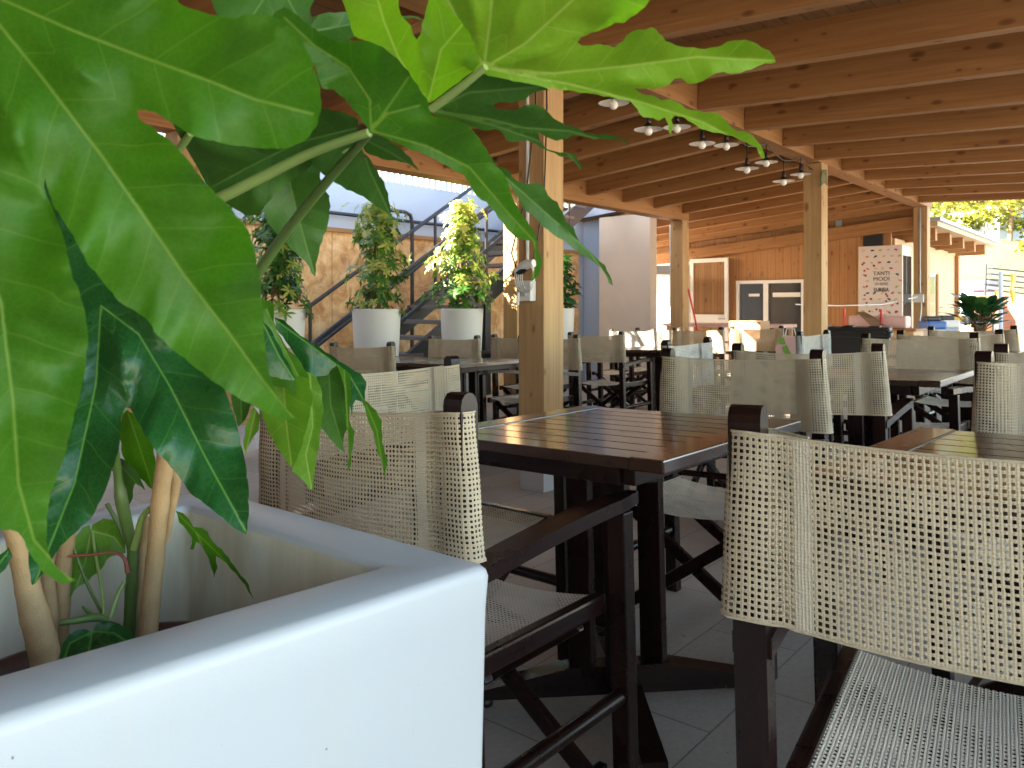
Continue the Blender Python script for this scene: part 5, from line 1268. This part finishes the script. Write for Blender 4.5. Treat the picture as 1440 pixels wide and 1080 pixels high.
leaf([(355, 420), (386, 428), (385, 452), (402, 487), (420, 505), (434, 530), (430, 560), (400, 545), (370, 540), (350, 500)], [[(375, 435), (400, 490), (425, 540)]], [(375, 435, .86), (425, 550, .90), (350, 500, .87)], 'leaf', .25, .008)
leaf([(366, 450), (380, 462), (396, 492), (408, 515), (416, 536), (396, 533), (372, 526), (360, 500)], [[(370, 455), (392, 500), (414, 534)]], [(370, 455, .83), (414, 534, .86), (362, 510, .84)], 'leaf_dark', .2, .005)
leaf([(357, 572), (366, 585), (364, 605), (352, 622), (345, 642), (342, 620), (347, 595)], [[(360, 575), (353, 605), (345, 640)]], [(360, 575, .90), (345, 640, .93), (342, 600, .91)], 'leaf_yellow', .2, .005)
leaf([(330, 530), (350, 545), (355, 565), (345, 590), (335, 600), (325, 560)], [[(338, 535), (340, 595)]], [(338, 535, .92), (340, 595, .95), (330, 560, .93)], 'leaf_under', .2, .005)
# leaves seen between the stems
leaf([(176, 575), (198, 590), (214, 620), (220, 660), (214, 688), (190, 665), (172, 640), (168, 600)], [[(180, 580), (200, 640), (214, 685)]], [(180, 580, .98), (214, 685, 1.02), (170, 620, 1.0)], 'leaf', .25, .006)
leaf([(160, 640), (180, 650), (196, 668), (204, 690), (190, 680), (187, 700), (181, 712), (178, 690), (165, 672), (155, 660)], [[(162, 645), (185, 672), (200, 688)]], [(162, 645, 1.0), (184, 710, 1.03), (204, 690, 1.0)], 'leaf_under', .2, .005)
leaf([(0, 780), (12, 770), (18, 782), (8, 800), (-6, 812), (-20, 800)], [[(12, 775), (-10, 805)]], [(12, 775, .82), (-10, 805, .80), (10, 800, .82)], 'leaf_dark', .2, .005)
leaf([(130, 737), (145, 729), (160, 731), (170, 745), (176, 762), (177, 778), (155, 783), (142, 801), (120, 820), (104, 831), (100, 845), (95, 824), (96, 780), (106, 755), (116, 742), (126, 738), (128, 746)], [[(128, 746), (120, 790), (102, 840)], [(128, 746), (160, 755), (175, 775)]], [(128, 746, 1.03), (102, 840, 1.0), (175, 770, 1.05)], 'leaf_yellow', .2, .005, 'thin pale heart-shaped leaf behind the green stalks')
leaf([(247, 718), (258, 722), (266, 730), (272, 741), (284, 742), (292, 748), (300, 762), (312, 772), (322, 784), (334, 802), (350, 822), (357, 846), (349, 832), (338, 815), (324, 800), (312, 787), (304, 782), (306, 798), (301, 813), (295, 792), (286, 772), (276, 762), (272, 773), (267, 772), (270, 756), (262, 745), (252, 735)], [[(248, 720), (275, 748), (310, 782), (356, 843)], [(275, 748), (302, 810)]], [(248, 720, .98), (356, 843, 1.0), (300, 770, .98)], 'leaf', .2, .005, 'small young leaf with long tips inside the planter')
# pale canes and green shoots
stalk([(204, 965, .985), (207, 905, .985), (212, 850, .985), (219, 780, .98), (222, 740, .975), (228, 680, .965), (233, 640, .955), (236, 560, .93), (215, 470, .90), (150, 330, .84), (60, 180, .72), (-60, 60, .60)], [13.5, 13.5, 13, 12.5, 12.5, 12, 12, 12, 12, 11, 10, 9], 'bark', 'stem')
stalk([(232, 760, 1.0), (240, 715, .995), (246, 680, .985), (246, 640, .97), (262, 560, .95), (300, 440, .90), (345, 400, .85)], [6, 7, 8, 8, 8, 8, 7], 'bark', 'stem')
stalk([(76, 1010, .90), (66, 935, .90), (58, 900, .89), (47, 860, .88), (35, 810, .87), (22, 760, .86), (5, 690, .84), (-30, 560, .78)], [20, 20, 19.5, 18.5, 15, 12, 12, 12], 'bark', 'stem')
stalk([(74, 940, .98), (72, 860, .98), (68, 815, .98), (66, 760, .97), (64, 700, .96)], [9, 9, 9, 9, 9], 'bark', 'stem')
stalk([(82, 960, 1.0), (84, 910, 1.0), (86, 850, 1.0), (90, 790, .99), (96, 740, .98), (100, 620, .94), (142, 432, .80)], [12, 12, 12, 11, 10, 9, 6], 'bark', 'stem')
stalk([(181, 950, 1.01), (182, 888, 1.01), (184, 830, 1.01), (186, 778, 1.01), (180, 745, 1.0), (171, 705, .99), (166, 670, .985), (160, 600, .96), (175, 575, .97)], [8, 8, 8, 7, 8, 9, 6, 5, 4], 'darkstem', 'stem')
stalk([(188, 940, 1.03), (190, 888, 1.03), (197, 830, 1.03), (201, 780, 1.03), (205, 748, 1.03), (209, 728, 1.03)], [9, 9, 9, 8.5, 9, 7], 'bark', 'stem')
stalk([(188, 772, 1.0), (194, 750, .995), (200, 728, .99), (211, 715, .985)], [5, 5, 4.5, 4], 'greenstem')
stalk([(178, 765, 1.02), (165, 735, 1.02), (150, 708, 1.02)], [3.5, 3, 3], 'darkstem')
# low heart-leaved seedling in the same pot
SEED = thing('heart_leaf_seedling', 'low seedling with one glossy heart-shaped leaf beside the cane bases', 'plant', Matrix.Translation(px(150, 872, .99)))
SV = SEED.matrix_basis.inverted()
leaf([(130, 888), (134, 880), (142, 874), (155, 873), (168, 877), (182, 885), (192, 898), (197, 915), (170, 935), (130, 950), (95, 948), (84, 925), (88, 905), (96, 893), (108, 886), (120, 884), (127, 888)],
     [[(130, 888), (125, 915), (115, 945)], [(130, 888), (160, 890), (194, 912)], [(130, 888), (98, 905), (88, 935)]], [(130, 888, .93), (115, 948, .88), (196, 910, .92)], 'leaf_dark', .25, .006, parent=SEED, inv=SV)
for pts_, rd, mt in (([(102, 765, .99), (120, 815, .99), (138, 852, .98), (145, 868, .97)], [2.2] * 4, 'darkstem'), ([(129, 747, 1.03), (136, 790, 1.01), (143, 830, .99), (146, 866, .97)], [2.2] * 4, 'greenstem'), ([(175, 818, .99), (165, 838, .98), (155, 868, .97)], [3, 3, 3.4], 'greenstem'),
                     ([(85, 782, .98), (120, 781, .99), (160, 777, 1.0), (175, 786, 1.0), (180, 805, 1.0)], [2, 2, 2.2, 2.6, 4], 'redstem'), ([(85, 876, .92), (110, 872, .93), (135, 868, .95), (150, 872, .96)], [4, 5, 6, 4], 'darkstem'), ([(116, 853, .95), (126, 862, .96), (140, 870, .97)], [1.5, 3, 3], 'darkstem')):
    stalk(pts_, rd, mt, parent=SEED, inv=SV)
